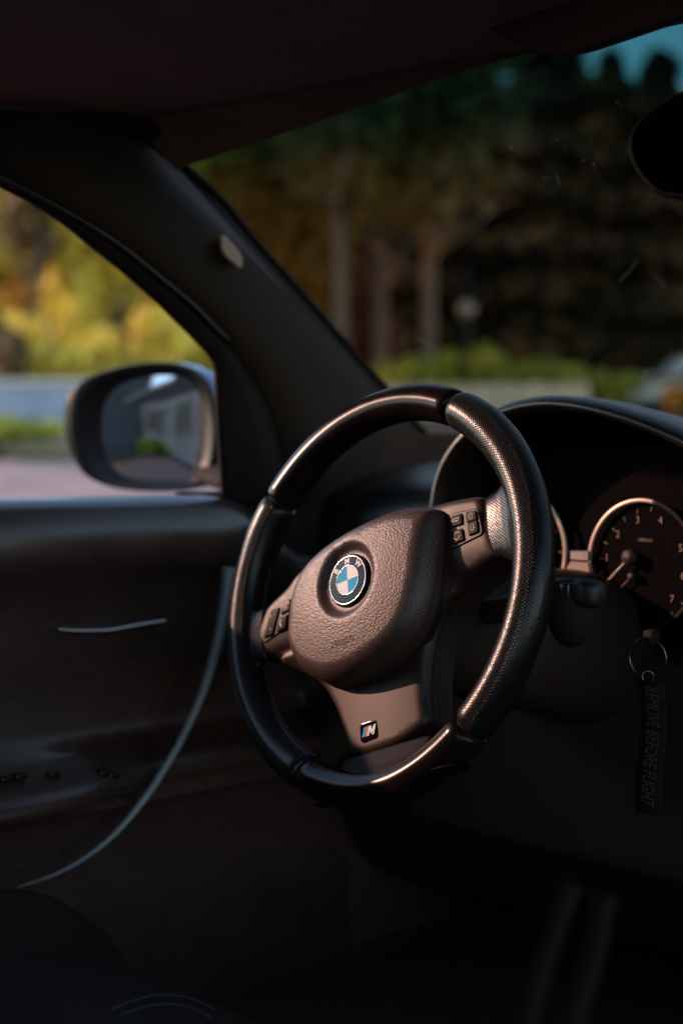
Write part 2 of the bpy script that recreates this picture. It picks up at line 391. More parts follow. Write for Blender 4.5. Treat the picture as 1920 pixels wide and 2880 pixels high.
# airbag pad
PC = [(322, 1180, -.016), (330, 1250, -.020), (355, 1320, -.023), (395, 1378, -.024), (450, 1422, -.024), (530, 1449, -.024), (620, 1440, -.024), (720, 1396, -.024), (820, 1325, -.024), (905, 1235, -.024), (965, 1120, -.025),
      (1002, 980, -.026), (1018, 850, -.027), (1026, 740, -.027), (1022, 652, -.026), (960, 633, -.022), (880, 627, -.016), (780, 647, -.012), (650, 706, -.010), (500, 797, -.010), (400, 888, -.011), (345, 990, -.012), (324, 1090, -.014)]
PO = [np.array(p) for p in smoothp([np.array(wl(620+x/1.638, 1042+y/1.638, z)[:2]) for x, y, z in PC][::-1], 3, closed=True)]
if sum(PO[i][0]*PO[(i+1) % len(PO)][1]-PO[(i+1) % len(PO)][0]*PO[i][1] for i in range(len(PO))) < 0: PO = PO[::-1]
POA = np.array(PO)
def pad_h(x, y):
    r = math.hypot(x, y); z = .0055 - .0125*(x/.09)**2*.9 - .0105*((y+.008)/.08)**2*.9
    if r < .0365:
        t = min(1, max(0, (.037-r)/.011)); z -= .0075*(t*t*(3-2*t))
    return z
PW = .0150
def pad_drop(d):
    if d >= PW: return 0
    q = 1-d/PW
    return -.0205*(1-math.sqrt(max(0, 1-.96*q*q)))
def keycap(O, z0, h, r, inset=0):
    O = [np.array(p) for p in O]; c = np.mean(O, 0); rows = []
    def off(d):
        n = len(O); out = []
        for i in range(n):
            t_ = O[(i+1) % n]-O[i-1]; L = np.linalg.norm(t_)+1e-12; out.append(O[i]+np.array([-t_[1], t_[0]])/L*d)
        return out
    for d, zz in [(0, -.003), (0, h-r)]+[(r*(1-math.cos(q)), h-r+r*math.sin(q)) for q in np.linspace(.3, math.pi/2, 5)]+[(r*1.5, h+.00002), (r*2.2, h+.00003)]:
        rows.append([(p[0], p[1], z0(p[0], p[1])+zz) for p in off(d)])
    V, F = grid(rows, True); n = len(O); b = (len(rows)-1)*n; F.append(tuple(b+i for i in range(n))); return V, F
def dome_fine_pad():
    V, F = dome(PO, pad_h, .0025, PW, .018, drop=pad_drop)
    return V, F
V, F = dome_fine_pad()
pad = mesh('airbag_pad', V, F, M['pad'], wheel)
def pad_z(x, y):
    d = bdist(np.array([[x, y]]), POA)[0]; return pad_h(x, y)+pad_drop(d)
V, F = text('AIRBAG', .0082, .00035)
V = [(x*1.0-.009, y-.0555, pad_z(x-.009, y-.0555)+z+.0001) for x, y, z in V]
mesh('embossed_lettering', V, F, M['pad'], pad, smooth=False)
# dark joint ring beneath the pad
V, F = dome([(x*1.02, y*1.02) for x, y in PO], lambda x, y: -.0315, .01, .001, .006); mesh('pad_joint', V, F, M['gap'], wheel)

# emblem
emb = empty('emblem'); emb.parent = wheel
def disc_sector(r0, r1, a0, a1, z0=.0, crown=.00045, R=.0222, n=24, k=6):
    rows = []
    for i in range(k+1):
        r = r0+(r1-r0)*i/k; rows.append([(r*math.cos(a), r*math.sin(a), z0+crown*(1-(r/R)**2)) for a in np.linspace(a0, a1, n+1)])
    return grid(rows[::-1])
V, F = disc_sector(.0136, .0214, 0, 2*math.pi, n=96); mesh('black_ring', V, F, M['blackgloss'], emb)
for q, mm in ((0, 'white'), (1, 'blue'), (2, 'white'), (3, 'blue')):
    V, F = disc_sector(.00001, .0132, q*math.pi/2, (q+1)*math.pi/2, z0=.00003); mesh('quadrant', V, F, M[mm], emb)
mb = MB()
mb.add(*tube([(.0219*math.cos(a), .0219*math.sin(a), -.0001) for a in np.linspace(0, 2*math.pi, 96, endpoint=False)], .0007, 8, closed=True))
mb.add(*tube([(.0134*math.cos(a), .0134*math.sin(a), .0005) for a in np.linspace(0, 2*math.pi, 64, endpoint=False)], .0003, 6, closed=True))
mb.build('chrome_ring', M['chrome'], emb)
V, F = tube([(.0228*math.cos(a), .0228*math.sin(a), -.0020) for a in np.linspace(0, 2*math.pi, 96, endpoint=False)], .0016, 8, closed=True); mesh('bezel', V, F, M['gap'], emb)
mb = MB()
for ch, ad in (('B', 137), ('M', 88), ('W', 39)):
    V, F = text(ch, .0074, .00012, bold=.00028); t_ = rad(ad-90); rr = .01755
    W_ = []
    for x, y, z in V:
        x *= 1.05
        for s in (0,): pass
        X = rr*math.cos(rad(ad))+x*math.cos(t_)-y*math.sin(t_); Y = rr*math.sin(rad(ad))+x*math.sin(t_)+y*math.cos(t_)
        W_.append((X, Y, .00045*(1-(math.hypot(X, Y)/.0222)**2)+z+.00016))
    mb.add(W_, F)
mb.build('lettering', M['white'], emb, smooth=False)

# lower badge
bd = empty('badge'); bd.parent = wheel
bc = wl(1042, 2057, -.034); bx, by = bc[0], bc[1]; bz = plate_h(bx, by)
def rrect(cx, cy, w_, h_, r, sk=0, n=5):
    out = []
    for ci, (sx, sy) in enumerate(((1, 1), (-1, 1), (-1, -1), (1, -1))):
        for k in range(n+1):
            a = math.pi/2*(ci+k/n); x = sx*(w_/2-r)+r*math.cos(a); y = sy*(h_/2-r)+r*math.sin(a); out.append((cx+x+sk*y, cy+y))
    return out
V, F = keycap(rrect(bx, by, .0205, .0160, .003), lambda x, y: bz, .0009, .0006); mesh('badge_plate', V, F, M['blackgloss'], bd)
V, F = keycap(rrect(bx, by, .0216, .0171, .0034), lambda x, y: bz, .0004, .0003); mesh('badge_edge', V, F, M['gloss'], bd)
mb = MB()
def para(x0, x1, mi, y0=-.0042, y1=.0042, sk=.36):
    z = bz+.00115
    P = [(bx+x0+sk*y0, by+y0), (bx+x1+sk*y0, by+y0), (bx+x1+sk*y1, by+y1), (bx+x0+sk*y1, by+y1)]
    mb.add([(a, b, z) for a, b in P], [(0, 1, 2, 3)], mi)
para(-.0066, -.0047, 0); para(-.0044, -.0027, 1); para(-.0024, -.0005, 2)
# the slanted letter
z = bz+.00115; LM = [(0, 0), (.0019, 0), (.0019, .0048), (.0038, .0012), (.0045, .0012), (.0058, .0050), (.0058, 0), (.0079, 0), (.0079, .0084), (.0054, .0084), (.0042, .0042), (.0022, .0084), (0, .0084)]
ys = -.0042
L2 = [(bx-.0003+x+.36*(y+ys)*(1 if True else 0), by+ys+y) for x, y in LM]
vs, es, fs, *_ = delaunay_2d_cdt([Vector(p) for p in L2], [], [list(range(len(L2)))], 1, 1e-7)
ff = []
for f in fs:
    a, b, c = [vs[i] for i in f[:3]]; ff.append(tuple(f) if (b.x-a.x)*(c.y-a.y)-(b.y-a.y)*(c.x-a.x) > 0 else tuple(f)[::-1])
mb.add([(v.x, v.y, z) for v in vs], ff, 3)
mb.build('badge_lettering', None, bd, smooth=False, mats=[M['blue'], M['dblue'], M['red'], M['white']])

# buttons
def zp(px, py, o, s): return (o[0]+px/s, o[1]+py/s)
def wquad(pts, o, s, zc, r=.0018, n=4):     # rounded polygon through unprojected corners
    P = [np.array(wl(*zp(*p, o, s), zc)[:2]) for p in pts]; out = []; N = len(P)
    for i in range(N):
        a, b, c = P[i-1], P[i], P[(i+1) % N]; u = (a-b)/np.linalg.norm(a-b); v = (c-b)/np.linalg.norm(c-b)
        for k in range(n+1):
            t_ = k/n; q0 = b+u*r; q2 = b+v*r; out.append((1-t_)**2*q0+2*t_*(1-t_)*b+t_*t_*q2)
    ar = sum(out[i][0]*out[(i+1) % len(out)][1]-out[(i+1) % len(out)][0]*out[i][1] for i in range(len(out)))
    return out if ar > 0 else out[::-1]
OR, SR = (1200, 1360), 6.533
OL, SL = (680, 1640), 7.84
def ph(x, y): return plate_h(x, y)
rp = wquad([(425, 560), (950, 440), (1045, 930), (450, 1240)], OR, SR, -.029, .005, 6)
def around(O, k):
    c = np.mean(O, 0); return [c+(np.array(p)-c)*k for p in O]
V, F = keycap(rp, ph, .0004, .0002); mesh('switch_gap', V, F, M['gap'], wheel)
V, F = keycap(around(rp, .955), ph, .0012, .0004); mesh('switch_panel', V, F, M['satin'], wheel)
def button(pts, o, s, r=.0016, wedge=True):
    q = wquad(pts, o, s, -.0265, r)
    c = np.mean(q, 0); big = [(c[0]+(x-c[0])*1.10, c[1]+(y-c[1])*1.10) for x, y in q]
    V, F = keycap(big, ph, .00145, .0001); g = mesh('button_gap', V, F, M['gap'], wheel)
    V, F = keycap(q, ph, .0028, .0005)
    b = mesh('button', V, F, M['button'], wheel); g.parent = b
    return b, c
ICON_Z = .0033
def icon(b, strips, fills=()):
    mb = MB()
    for pts, wd, cl in strips:
        z0 = ph(pts[0][0], pts[0][1])+ICON_Z-.0004
        mb.add(*strip2d(pts, wd, z0, .0003, cl))
    mb.build('icon', M['icon'], b, smooth=False)
b, c = button([(452, 600), (628, 548), (640, 745), (447, 800)], OR, SR)
c = np.array(c)
icon(b, [([c+(-.0045, -.0006), c+(.001, -.0006)], .0007, False), ([c+(-.0045, .0008), c+(-.0005, .0014)], .0006, False),
         ([c+(.001+.0018*math.cos(a), .0016*math.sin(a)) for a in np.linspace(-2.4, 2.4, 12)], .0006, False)])
b, c = button([(455, 885), (640, 825), (672, 1030), (478, 1118)], OR, SR); c = np.array(c)
icon(b, [([c+(.0034*math.cos(a), .0034*math.sin(a)) for a in np.linspace(.5, 2.9, 12)], .00055, False),
         ([c+(.0034*math.cos(a), .0034*math.sin(a)) for a in np.linspace(3.3, 6.1, 14)], .00055, False)])
arrow = [(0, .0030), (.0026, .0006), (.0013, .0006), (.0013, -.0028), (-.0013, -.0028), (-.0013, .0006), (-.0026, .0006)]
b, c = button([(705, 520), (882, 492), (900, 655), (722, 715)], OR, SR); c = np.array(c)
icon(b, [([c+np.array(p) for p in arrow], .0005, True)])
b, c = button([(735, 722), (905, 662), (925, 880), (762, 955)], OR, SR); c = np.array(c)
icon(b, [([c-np.array(p) for p in arrow], .0005, True)])
lp = wquad([(640, 560), (1100, 330), (1040, 960), (430, 1345)], OL, SL, -.029, .004, 6)
V, F = keycap(lp, ph, .0004, .0002); mesh('switch_gap', V, F, M['gap'], wheel)
V, F = keycap(around(lp, .95), ph, .0012, .0004); mesh('switch_panel', V, F, M['satin'], wheel)
b, c = button([(620, 610), (815, 550), (640, 1130), (450, 1180)], OL, SL); c = np.array(c)
icon(b, [([c+(-.0010, .0062), c+(.0016, .0062)], .0007, False), ([c+(.0003, .0049), c+(.0003, .0075)], .0007, False), ([c+(-.0020, -.0062), c+(.0004, -.0062)], .0007, False)])
b, c = button([(890, 530), (1075, 430), (1040, 590), (855, 690)], OL, SL); c = np.array(c)
icon(b, [([c+(-.0015, -.0010), c+(-.0002, .0018)], .0010, False), ([c+(.0012, -.0004), c+(.0022, .0016)], .0010, False)])
b, c = button([(825, 765), (1000, 695), (935, 1000), (745, 1070)], OL, SL); c = np.array(c)
icon(b, [([c+(.0026*math.cos(a)+.0012, .0038*math.sin(a)) for a in np.linspace(2.0, 4.2, 9)], .0013, False)])

# ================================================================== STEERING COLUMN
colm = empty('steering_column', 'black steering column shroud with wiper stalk behind the wheel', 'steering column', (0, .06, -.05))
rows = []
for y, s_, dz in ((.045, .052, -.012), (.07, .060, -.02), (.12, .066, -.035), (.20, .072, -.05), (.34, .085, -.075)):
    rows.append([(s_*1.05*np.sign(math.cos(a))*abs(math.cos(a))**.75, y, dz-.012+(s_ if math.sin(a) > 0 else s_*1.1)*.92*np.sign(math.sin(a))*abs(math.sin(a))**.8) for a in np.linspace(0, 2*math.pi, 40, endpoint=False)])
V, F = grid(rows, True); F.append(tuple(range(40)))
mesh('shroud', V, F, M['plastic'], colm, local=False)
def stalk(name, side):
    s = side
    pts = [(s*.05, .11, -.035), (s*.09, .105, -.028), (s*.125, .10, -.022)]
    V, F = tube(smoothp(pts, 5), lambda t: .009+.004*t, 16, up=(0, 0, 1), sq=(1, 1.1)); st = mesh(name, V, F, M['plastic'], colm, local=False)
    return st
V, F = tube(smoothp([at(*p, 'y', .10) for p in [(1278, 2048), (1300, 2066), (1330, 2078), (1365, 2084)]], 5), lambda t: .0012*(1-.7*t), 8); mesh('shroud_bead', V, F, M['edge'], colm, local=False)
st = stalk('wiper_stalk', 1); stalk('indicator_stalk', -1)
def capsec(x, y, z, ry, rz, ex=.6, n=36):
    return [(x, y+ry*np.sign(math.cos(a))*abs(math.cos(a))**ex, z+rz*np.sign(math.sin(a))*abs(math.sin(a))**ex) for a in np.linspace(0, 2*math.pi, n, endpoint=False)]
def paddle(parent, s, mm):
    V, F = grid([capsec(s*x, y, z, ry, rz) for x, y, z, ry, rz in ((.105, .102, -.026, .006, .007), (.112, .101, -.022, .010, .0105), (.125, .10, -.016, .012, .0125), (.145, .099, -.010, .012, .0132), (.168, .098, -.008, .012, .0128), (.178, .098, -.0075, .012, .0124))], True)
    F.append(tuple(range(36))[::-1]); F.append(tuple(5*36+k for k in range(36))); o = mesh('stalk_body', V, F, mm, parent, local=False); o.location = (0, 0, 0)
    V, F = grid([capsec(s*x, y, z, ry, rz) for x, y, z, ry, rz in ((.1793, .098, -.0075, .012, .0124), (.192, .098, -.0078, .0118, .0120), (.198, .098, -.008, .0100, .0105), (.201, .098, -.0082, .007, .0075))], True)
    F.append(tuple(range(36))[::-1]); F.append(tuple(3*36+k for k in range(36))); mesh('stalk_cap', V, F, mm, parent, local=False)
    V, F = rbox((s*.173, .0868, -.0075), (.010, .006, .016), .0015); mesh('stalk_switch', V, F, M['gloss'], parent, local=False)
hc = at(1606, 1722, 'y', .10)
rows = [[(hc[0]+.021*math.cos(b)*math.cos(a), .10+.02*math.cos(b)*math.sin(a), hc[2]+.030*math.sin(b)) for a in np.linspace(0, 2*math.pi, 24, endpoint=False)] for b in np.linspace(-1.54, 1.54, 16)]
V, F = grid(rows, True); mesh('stalk_hub', V, F, M['gap'], colm, local=False)
paddle_m = mat('stalk_plastic', (.012, .011, .011), .45, spec=.3, bump=('noise', 900, .1, .0003), noise=60)
paddle(colm, 1, paddle_m)

# ================================================================== DASHBOARD
dash = empty('dashboard', 'dark soft touch dashboard with arched instrument hood behind the wheel', 'dashboard', (.3, .4, 0))
# main body, swept along x
prof = [(.84, .115), (.70, .122), (.56, .118), (.45, .105), (.38, .085), (.352, .06), (.345, .02), (.345, -.06), (.325, -.10), (.315, -.16), (.33, -.22), (.37, -.32), (.44, -.42), (.60, -.50)]
prof = smoothp([np.array(p) for p in prof], 4)
rows = []
for x in np.linspace(-.425, 1.15, 44):
    k = math.exp(-((x-.36)/.13)**2)
    e = max(0, (abs(x-.36)-.62)/.25)
    rows.append([(x, y-(.035*k if z < .09 else 0)+.0*e, z-(.02*e*e if z > 0 else 0)) for y, z in prof])
V, F = grid(rows); mesh('dash_body', V, F, M['dash'], dash, local=False)
# hood over the instruments
arch = smoothp([np.array(p) for p in [(-.126, -.10), (-.131, -.03), (-.130, .045), (-.117, .095), (-.085, .130), (-.04, .151), (.01, .159), (.06, .155), (.11, .143), (.16, .126), (.21, .104), (.255, .078), (.275, .04), (.28, -.05)]], 6)
rows = []
AC = np.array([.05, .0])
for y, off, dz in ((.335, -.007, 0), (.29, -.006, 0), (.262, -.005, 0), (.2475, -.003, 0), (.2435, .0005, .000), (.2435, .004, .0), (.247, .0075, .0), (.256, .0105, .0), (.30, .012, -.002), (.38, .012, -.012), (.48, .01, -.03), (.56, .0, -.055)):
    row = []
    for i, p in enumerate(arch):
        a = arch[max(i-1, 0)]; b = arch[min(i+1, len(arch)-1)]; t_ = b-a; t_ /= np.linalg.norm(t_); nn = np.array([-t_[1], t_[0]])
        q = p+nn*off; row.append((q[0], y, q[1]+(dz if p[1] > 0 else 0)))
    rows.append(row)
V, F = grid(rows); mesh('instrument_hood', V, F, M['dash'], dash, local=False)
# lower knee panel beside the column
V, F = rbox((.02, .33, -.20), (.52, .05, .22), .02); mesh('knee_panel', V, F, M['plastic'], dash, local=False)
V, F = rbox((.36, .27, -.10), (.24, .06, .26), .02); mesh('centre_stack', V, F, M['plastic'], dash, local=False)
V, F = rbox((-.25, .335, .0), (.30, .012, .012), .004); mesh('trim_strip', V, F, M['gloss'], dash, local=False)

# instrument cluster
YC = .318
clu = empty('instrument_cluster', 'dark instrument cluster with silver ringed dials and orange lit numerals', 'instrument cluster', (.01, YC, .01))
V, F = rbox((.06, YC+.012, .02), (.36, .02, .20), .004); mesh('dial_panel', V, F, M['dial'], clu, local=False)
def facing(V, c):                           # XY drawing -> upright drawing facing the driver at plane y=c[1]
    return [(c[0]+x, c[1]-z, c[2]+y) for x, y, z in V]
hub = at(1776, 1567, 'y', YC-.006)
tcc = at(1802, 1588, 'y', YC-.008); TC = (tcc[0], YC, tcc[2]); TR = .0632
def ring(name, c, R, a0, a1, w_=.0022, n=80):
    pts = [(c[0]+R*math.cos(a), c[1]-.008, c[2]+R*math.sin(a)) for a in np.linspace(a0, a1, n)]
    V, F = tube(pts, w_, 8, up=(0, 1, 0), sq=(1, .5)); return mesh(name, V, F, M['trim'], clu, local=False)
ring('tachometer_ring', TC, TR, rad(76), rad(262)); V, F = tube([(TC[0]+TR*math.cos(a), TC[1]-.008, TC[2]+TR*math.sin(a)) for a in np.linspace(rad(-97.5), rad(75.6), 60)], .0022, 8, up=(0, 1, 0), sq=(1, .5)); mesh('tachometer_ring_unlit', V, F, M['gap'], clu, local=False)  # ring's shade painted: silver on its lit arc, dark on the unlit one
SP = (-.070, YC, TC[2]+.009); ring('speedometer_ring', SP, .066, rad(-70), rad(250), .0028)
for nm, c, R in (('tachometer_face', TC, TR-.002), ('speedometer_face', SP, .064)):
    V, F = tube([(c[0], YC+.0035, c[2]), (c[0], YC-.003, c[2])], R, 64); mesh(nm, V, F, M['dial'], clu, local=False, smooth=False)
mb = MB()
for s_, px, py, sz in (('1', 1705, 1569, .0105), ('2', 1736, 1503, .0105), ('3', 1792, 1463, .0105), ('4', 1856, 1464, .0105), ('1000/min', 1813, 1519, .0046)):
    p = at(px, py, 'y', YC-.004); V, F = text(s_, sz, .0002); mesh('dial_numeral', facing(V, p), F, M['dialprint'], clu, smooth=False, local=False)
for s_, ang in (('5', 22), ('6', -12), ('7', -45)):
    p = (TC[0]+.046*math.cos(rad(ang)), YC-.004, TC[2]+.046*math.sin(rad(ang))); V, F = text(s_, .0105, .0002); mesh('dial_numeral', facing(V, p), F, M['dialprint'], clu, smooth=False, local=False)
mb = MB()
for px, py in ((1690, 1570), (1725, 1489.5), (1792, 1439), (1831, 1432), (1702, 1527), (1755, 1459), (1690, 1611)):
    p = at(px, py, 'y', YC-.0038); dx, dz = p[0]-TC[0], p[2]-TC[2]; L = math.hypot(dx, dz); dx /= L; dz /= L
    V, F = tube([(p[0]-dx*.0022, YC-.0038, p[2]-dz*.0022), (p[0]+dx*.0022, YC-.0038, p[2]+dz*.0022)], .0007, 6); mesh('dial_tick', V, F, M['dialprint'], clu, smooth=False, local=False)
for ang in range(-55, 40, 16):
    for R0 in (.055,):
        V, F = tube([(TC[0]+R0*math.cos(rad(ang)), YC-.0038, TC[2]+R0*math.sin(rad(ang))), (TC[0]+(R0+.004)*math.cos(rad(ang)), YC-.0038, TC[2]+(R0+.004)*math.sin(rad(ang)))], .0006, 6); mesh('dial_tick', V, F, M['dialprint'], clu, smooth=False, local=False)
mb = MB()
for i in range(13):
    a = rad(225-i*22.5); V, F = tube([(SP[0]+.054*math.cos(a), YC-.0038, SP[2]+.054*math.sin(a)), (SP[0]+.059*math.cos(a), YC-.0038, SP[2]+.059*math.sin(a))], .0007, 6); mesh('dial_tick', V, F, M['dialprint'], clu, smooth=False, local=False)
needle_m = mat('needle_white', (.75, .60, .42), .4, noise=200, noise_amt=.03)
tip = at(1704, 1637, 'y', YC-.010)
V, F = tube([(hub[0], YC-.010, hub[2]), (tip[0], YC-.010, tip[2])], lambda t: .0011-.0005*t, 8); mesh('needle', V, F, needle_m, clu, local=False)
V, F = tube([(hub[0], YC-.004, hub[2]), (hub[0], YC-.013, hub[2])], .0075, 24); mesh('needle_hub', V, F, M['plastic'], clu, local=False)
h2 = at(1775, 1622, 'y', YC-.008); t2 = at(1733, 1664, 'y', YC-.008)
V, F = tube([h2, t2], lambda t: .0009-.0004*t, 8); mesh('small_needle', V, F, M['dialprint'], clu, local=False)
V, F = tube([h2+np.array([0, .004, 0]), h2-np.array([0, .002, 0])], .004, 16); mesh('needle_hub', V, F, M['plastic'], clu, local=False)
P = [at(1603, 1579, 'y', .300), at(1652, 1582, 'y', .304), at(1664, 1700, 'y', .302), at(1540, 1690, 'y', .292)]
mb = MB(); mb.add([tuple(p) for p in P]+[(p[0], p[1]+.006, p[2]-.002) for p in P], [(0, 3, 2, 1), (4, 5, 6, 7), (0, 1, 5, 4), (1, 2, 6, 5), (2, 3, 7, 6), (3, 0, 4, 7)])
mb.build('centre_trim', mat('tan_satin_trim', (.42, .30, .22), .5, noise=80, noise_amt=.06), clu, smooth=False, local=False)
P = [at(1603, 1550, 'y', .306), at(1652, 1550, 'y', .306), at(1652, 1576, 'y', .304), at(1603, 1573, 'y', .304)]
mb = MB(); mb.add([tuple(p) for p in P]+[(p[0], p[1]+.004, p[2]) for p in P], [(0, 3, 2, 1), (4, 5, 6, 7), (0, 1, 5, 4), (1, 2, 6, 5), (2, 3, 7, 6), (3, 0, 4, 7)])
mb.build('display_window', mat('display_brown', (.05, .026, .02), .5, noise=100), clu, smooth=False, local=False)
p0 = at(1716, 1698, 'y', YC-.004); p1 = at(1752, 1699, 'y', YC-.004)
V, F = tube([p0, p1], .0011, 6); mesh('lower_bezel', V, F, M['trim'], clu, local=False)

# key ring and hanging strap
key = empty('key_ring', 'steel split ring hanging from the ignition key', 'key ring', tuple(at(1830, 1800, 'y', .20)))
kc = at(1820, 1850, 'y', .20); rr = .0175
V, F = tube([(kc[0]+rr*math.cos(a)*.93, .20+rr*math.cos(a)*.25, kc[2]+rr*math.sin(a)) for a in np.linspace(0, 2*math.pi, 60, endpoint=False)], .0008, 8, closed=True); mesh('split_ring', V, F, M['steel'], key, local=False)
kc2 = at(1821, 1903, 'y', .20)
V, F = tube([(kc2[0]+.005*math.cos(a)*.8, .20+.003*math.cos(a), kc2[2]+.005*math.sin(a)) for a in np.linspace(0, 2*math.pi, 30, endpoint=False)], .0007, 8, closed=True); mesh('small_ring', V, F, M['steel'], key, local=False)
V, F = rbox((kc[0], .206, kc[2]+.0175), (.012, .012, .014), .003); mesh('key_fob', V, F, M['gap'], key, local=False)
strap_m = mat('black_woven_strap', (.016, .010, .009), .9, spec=.05, bump=('noise', 900, .5, .0004), noise=60)
embr_m = mat('embroidery_thread', (.034, .03, .031), .8, bump=('noise', 1200, .5, .0003), noise=500, noise_amt=.3)
stp = at(1823, 1915, 'y', .195); sbt = at(1832, 2290, 'y', .195)
strap = empty('key_strap', 'black woven key strap reading REMOVE BEFORE FLIGHT in grey embroidery', 'key strap', tuple(stp))
ln = stp[2]-sbt[2]; sw = .0275
def sdx(q): return .002*math.sin(q*5)+(sbt[0]-stp[0])*q
def sdy(q): return .003*math.sin(q*4+1)
rows = []
for q in np.linspace(0, 1, 40):
    c = (stp[0]+sdx(q), .195+sdy(q), stp[2]-ln*q)
    rows.append([(c[0]-sw/2, c[1], c[2]), (c[0]-sw/2+.001, c[1]-.0012, c[2]), (c[0]+sw/2-.001, c[1]-.0012, c[2]), (c[0]+sw/2, c[1], c[2]), (c[0]+sw/2-.001, c[1]+.0012, c[2]), (c[0]-sw/2+.001, c[1]+.0012, c[2])])
V, F = grid(rows, True); F += [tuple(range(6)), tuple(39*6+k for k in range(6))[::-1]]
mesh('strap', V, F, strap_m, strap, local=False)
V, F = text('REMOVE BEFORE FLIGHT', .0155, .0003); xs = [v[0] for v in V]; x0, x1 = min(xs), max(xs)
W_ = []
for x, y, z in V:
    q = (x-x0)/(x1-x0)*.88+.05; x_sk = y*.16
    q += x_sk/ln
    W_.append((stp[0]+sdx(q)+y*1.25, .195+sdy(q)-.0014-z, stp[2]-ln*q))
mesh('embroidery', W_, F, embr_m, strap, smooth=False, local=False)

# ================================================================== DRIVER DOOR
WP0 = np.array([-.44, 0, .07]); WN = np.array([1, 0, -.25]); WN = WN/np.linalg.norm(WN)
def win(px, py, off=0): return atp(px, py, WP0+WN*off, WN)
door = empty('driver_door', 'dark driver door with blue lit window sill and curved edge trim', 'car door', (-.42, 0, 0))
dp = smoothp([np.array(p) for p in [(-.47, .055), (-.462, .068), (-.445, .0715), (-.425, .067), (-.408, .052), (-.400, .025), (-.404, -.005), (-.425, -.035), (-.432, -.10), (-.43, -.18), (-.40, -.215), (-.365, -.235), (-.36, -.255), (-.40, -.27), (-.43, -.32), (-.43, -.62)]], 5)
rows = []
for y in np.linspace(-1.0, .40, 57):
    fr = max(0, (y-.17)/.10); ar = 1/(1+math.exp((y-.02)/.03))
    rows.append([(x*1.0-.03*min(1, fr)**2*(1 if z > -.1 else 0) + (-(.055*(1-ar)) if -.27 < z < -.20 and x > -.42 else 0), y, z-.028*min(1.6, fr)**2*(1 if z > -.03 else .0)) for x, z in dp])
V, F = grid(rows); F = [f[::-1] for f in F]; mesh('door_trim', V, F, M['door'], door, local=False)
# window frame band (inner lip) along the daylight opening
IN = [(-160, 440), (-80, 483), (0, 526), (89, 573), (179, 631), (268, 704), (357, 776), (446, 856), (536, 945), (585, 997), (603, 1030), (608, 1080), (612, 1180), (618, 1280), (626, 1402)]
OUT = [(-160, 418), (-80, 457), (0, 499), (89, 543), (179, 593), (268, 646), (357, 707), (446, 780), (536, 854), (600, 920), (640, 960), (700, 1040), (760, 1150), (800, 1270), (840, 1420)]
IN3 = [win(*p) for p in IN]; OUT3 = [win(*p, .006) for p in OUT]
IN3 = smoothp(IN3, 4); OUT3 = smoothp(OUT3, 4)
REV = smoothp([win(*p, -.008-.085/(1+math.exp((i-7.5)/.6))) for i, p in enumerate(IN)], 4)  # upper reveal deepened outward only to keep sun off the instrument hood
rows = [REV, [p-WN*.004 for p in IN3], [p+WN*.0015 for p in IN3], [p*.9+q*.1+WN*.003 for p, q in zip(IN3, OUT3)], [p*.5+q*.5+WN*.004 for p, q in zip(IN3, OUT3)], OUT3, [q-WN*.03 for q in OUT3]]
V, F = grid(rows); mesh('window_frame', V, F, M['gap'], door, local=False)
V, F = tube([p+WN*.003 for p in OUT3[:int(len(OUT3)*.72)]], .0028, 8); mesh('weather_seal', V, F, M['gloss'], door, local=False)
V, F = rbox((-.458, .37, -.005), (.02, .44, .16), .006); mesh('front_corner_panel', V, F, M['gap'], door, local=False)
# door opener lever
hp = smoothp([at(*p, 'x', -.418) for p in [(166, 1768), (180, 1773), (238, 1776), (310, 1773), (381, 1760), (452, 1748), (470, 1746)]], 5)
V, F = tube(hp, lambda t: .0022*math.sin(math.pi*min(1, max(.06, t)))**.4+.0006, 10); hnd = mesh('door_opener', V, F, M['chrome'], door, local=False)
# curved edge trim sweeping down the front of the door card
ep = [(646, 1597), (634, 1690), (606, 1830), (560, 1972), (492, 2112), (405, 2248), (305, 2362), (180, 2448), (48, 2496)]
ep3 = smoothp([at(*p, 'x', -.385) for p in ep], 6)
M['edge'] = mat('blue_grey_trim_strip', (.20, .24, .27), .30, spec=.7, noise=40, noise_amt=.1)
V, F = tube(ep3, lambda t: .0088-.0045*min(1, t*2.2) if t < .60 else .0043-.0038*(t-.60)/.40, 12); mesh('edge_trim', V, F, M['edge'], door, local=False)
# map-pocket line and switches on the armrest
V, F = tube(smoothp([at(*p, 'x', -.372) for p in [(-60, 2272), (0, 2266), (190, 2246), (381, 2223)]], 5), .0035, 8); mesh('armrest_edge', V, F, M['plastic'], door, local=False)
for px, py in ((14, 2191), (56, 2183), (86, 2209), (150, 2178), (180, 2204), (291, 2173), (317, 2181)):
    c = at(px, py, 'x', -.392); V, F = rbox(tuple(c), (.012, .014, .006), .002); mesh('window_switch', V, F, M['gloss'], door, local=False)

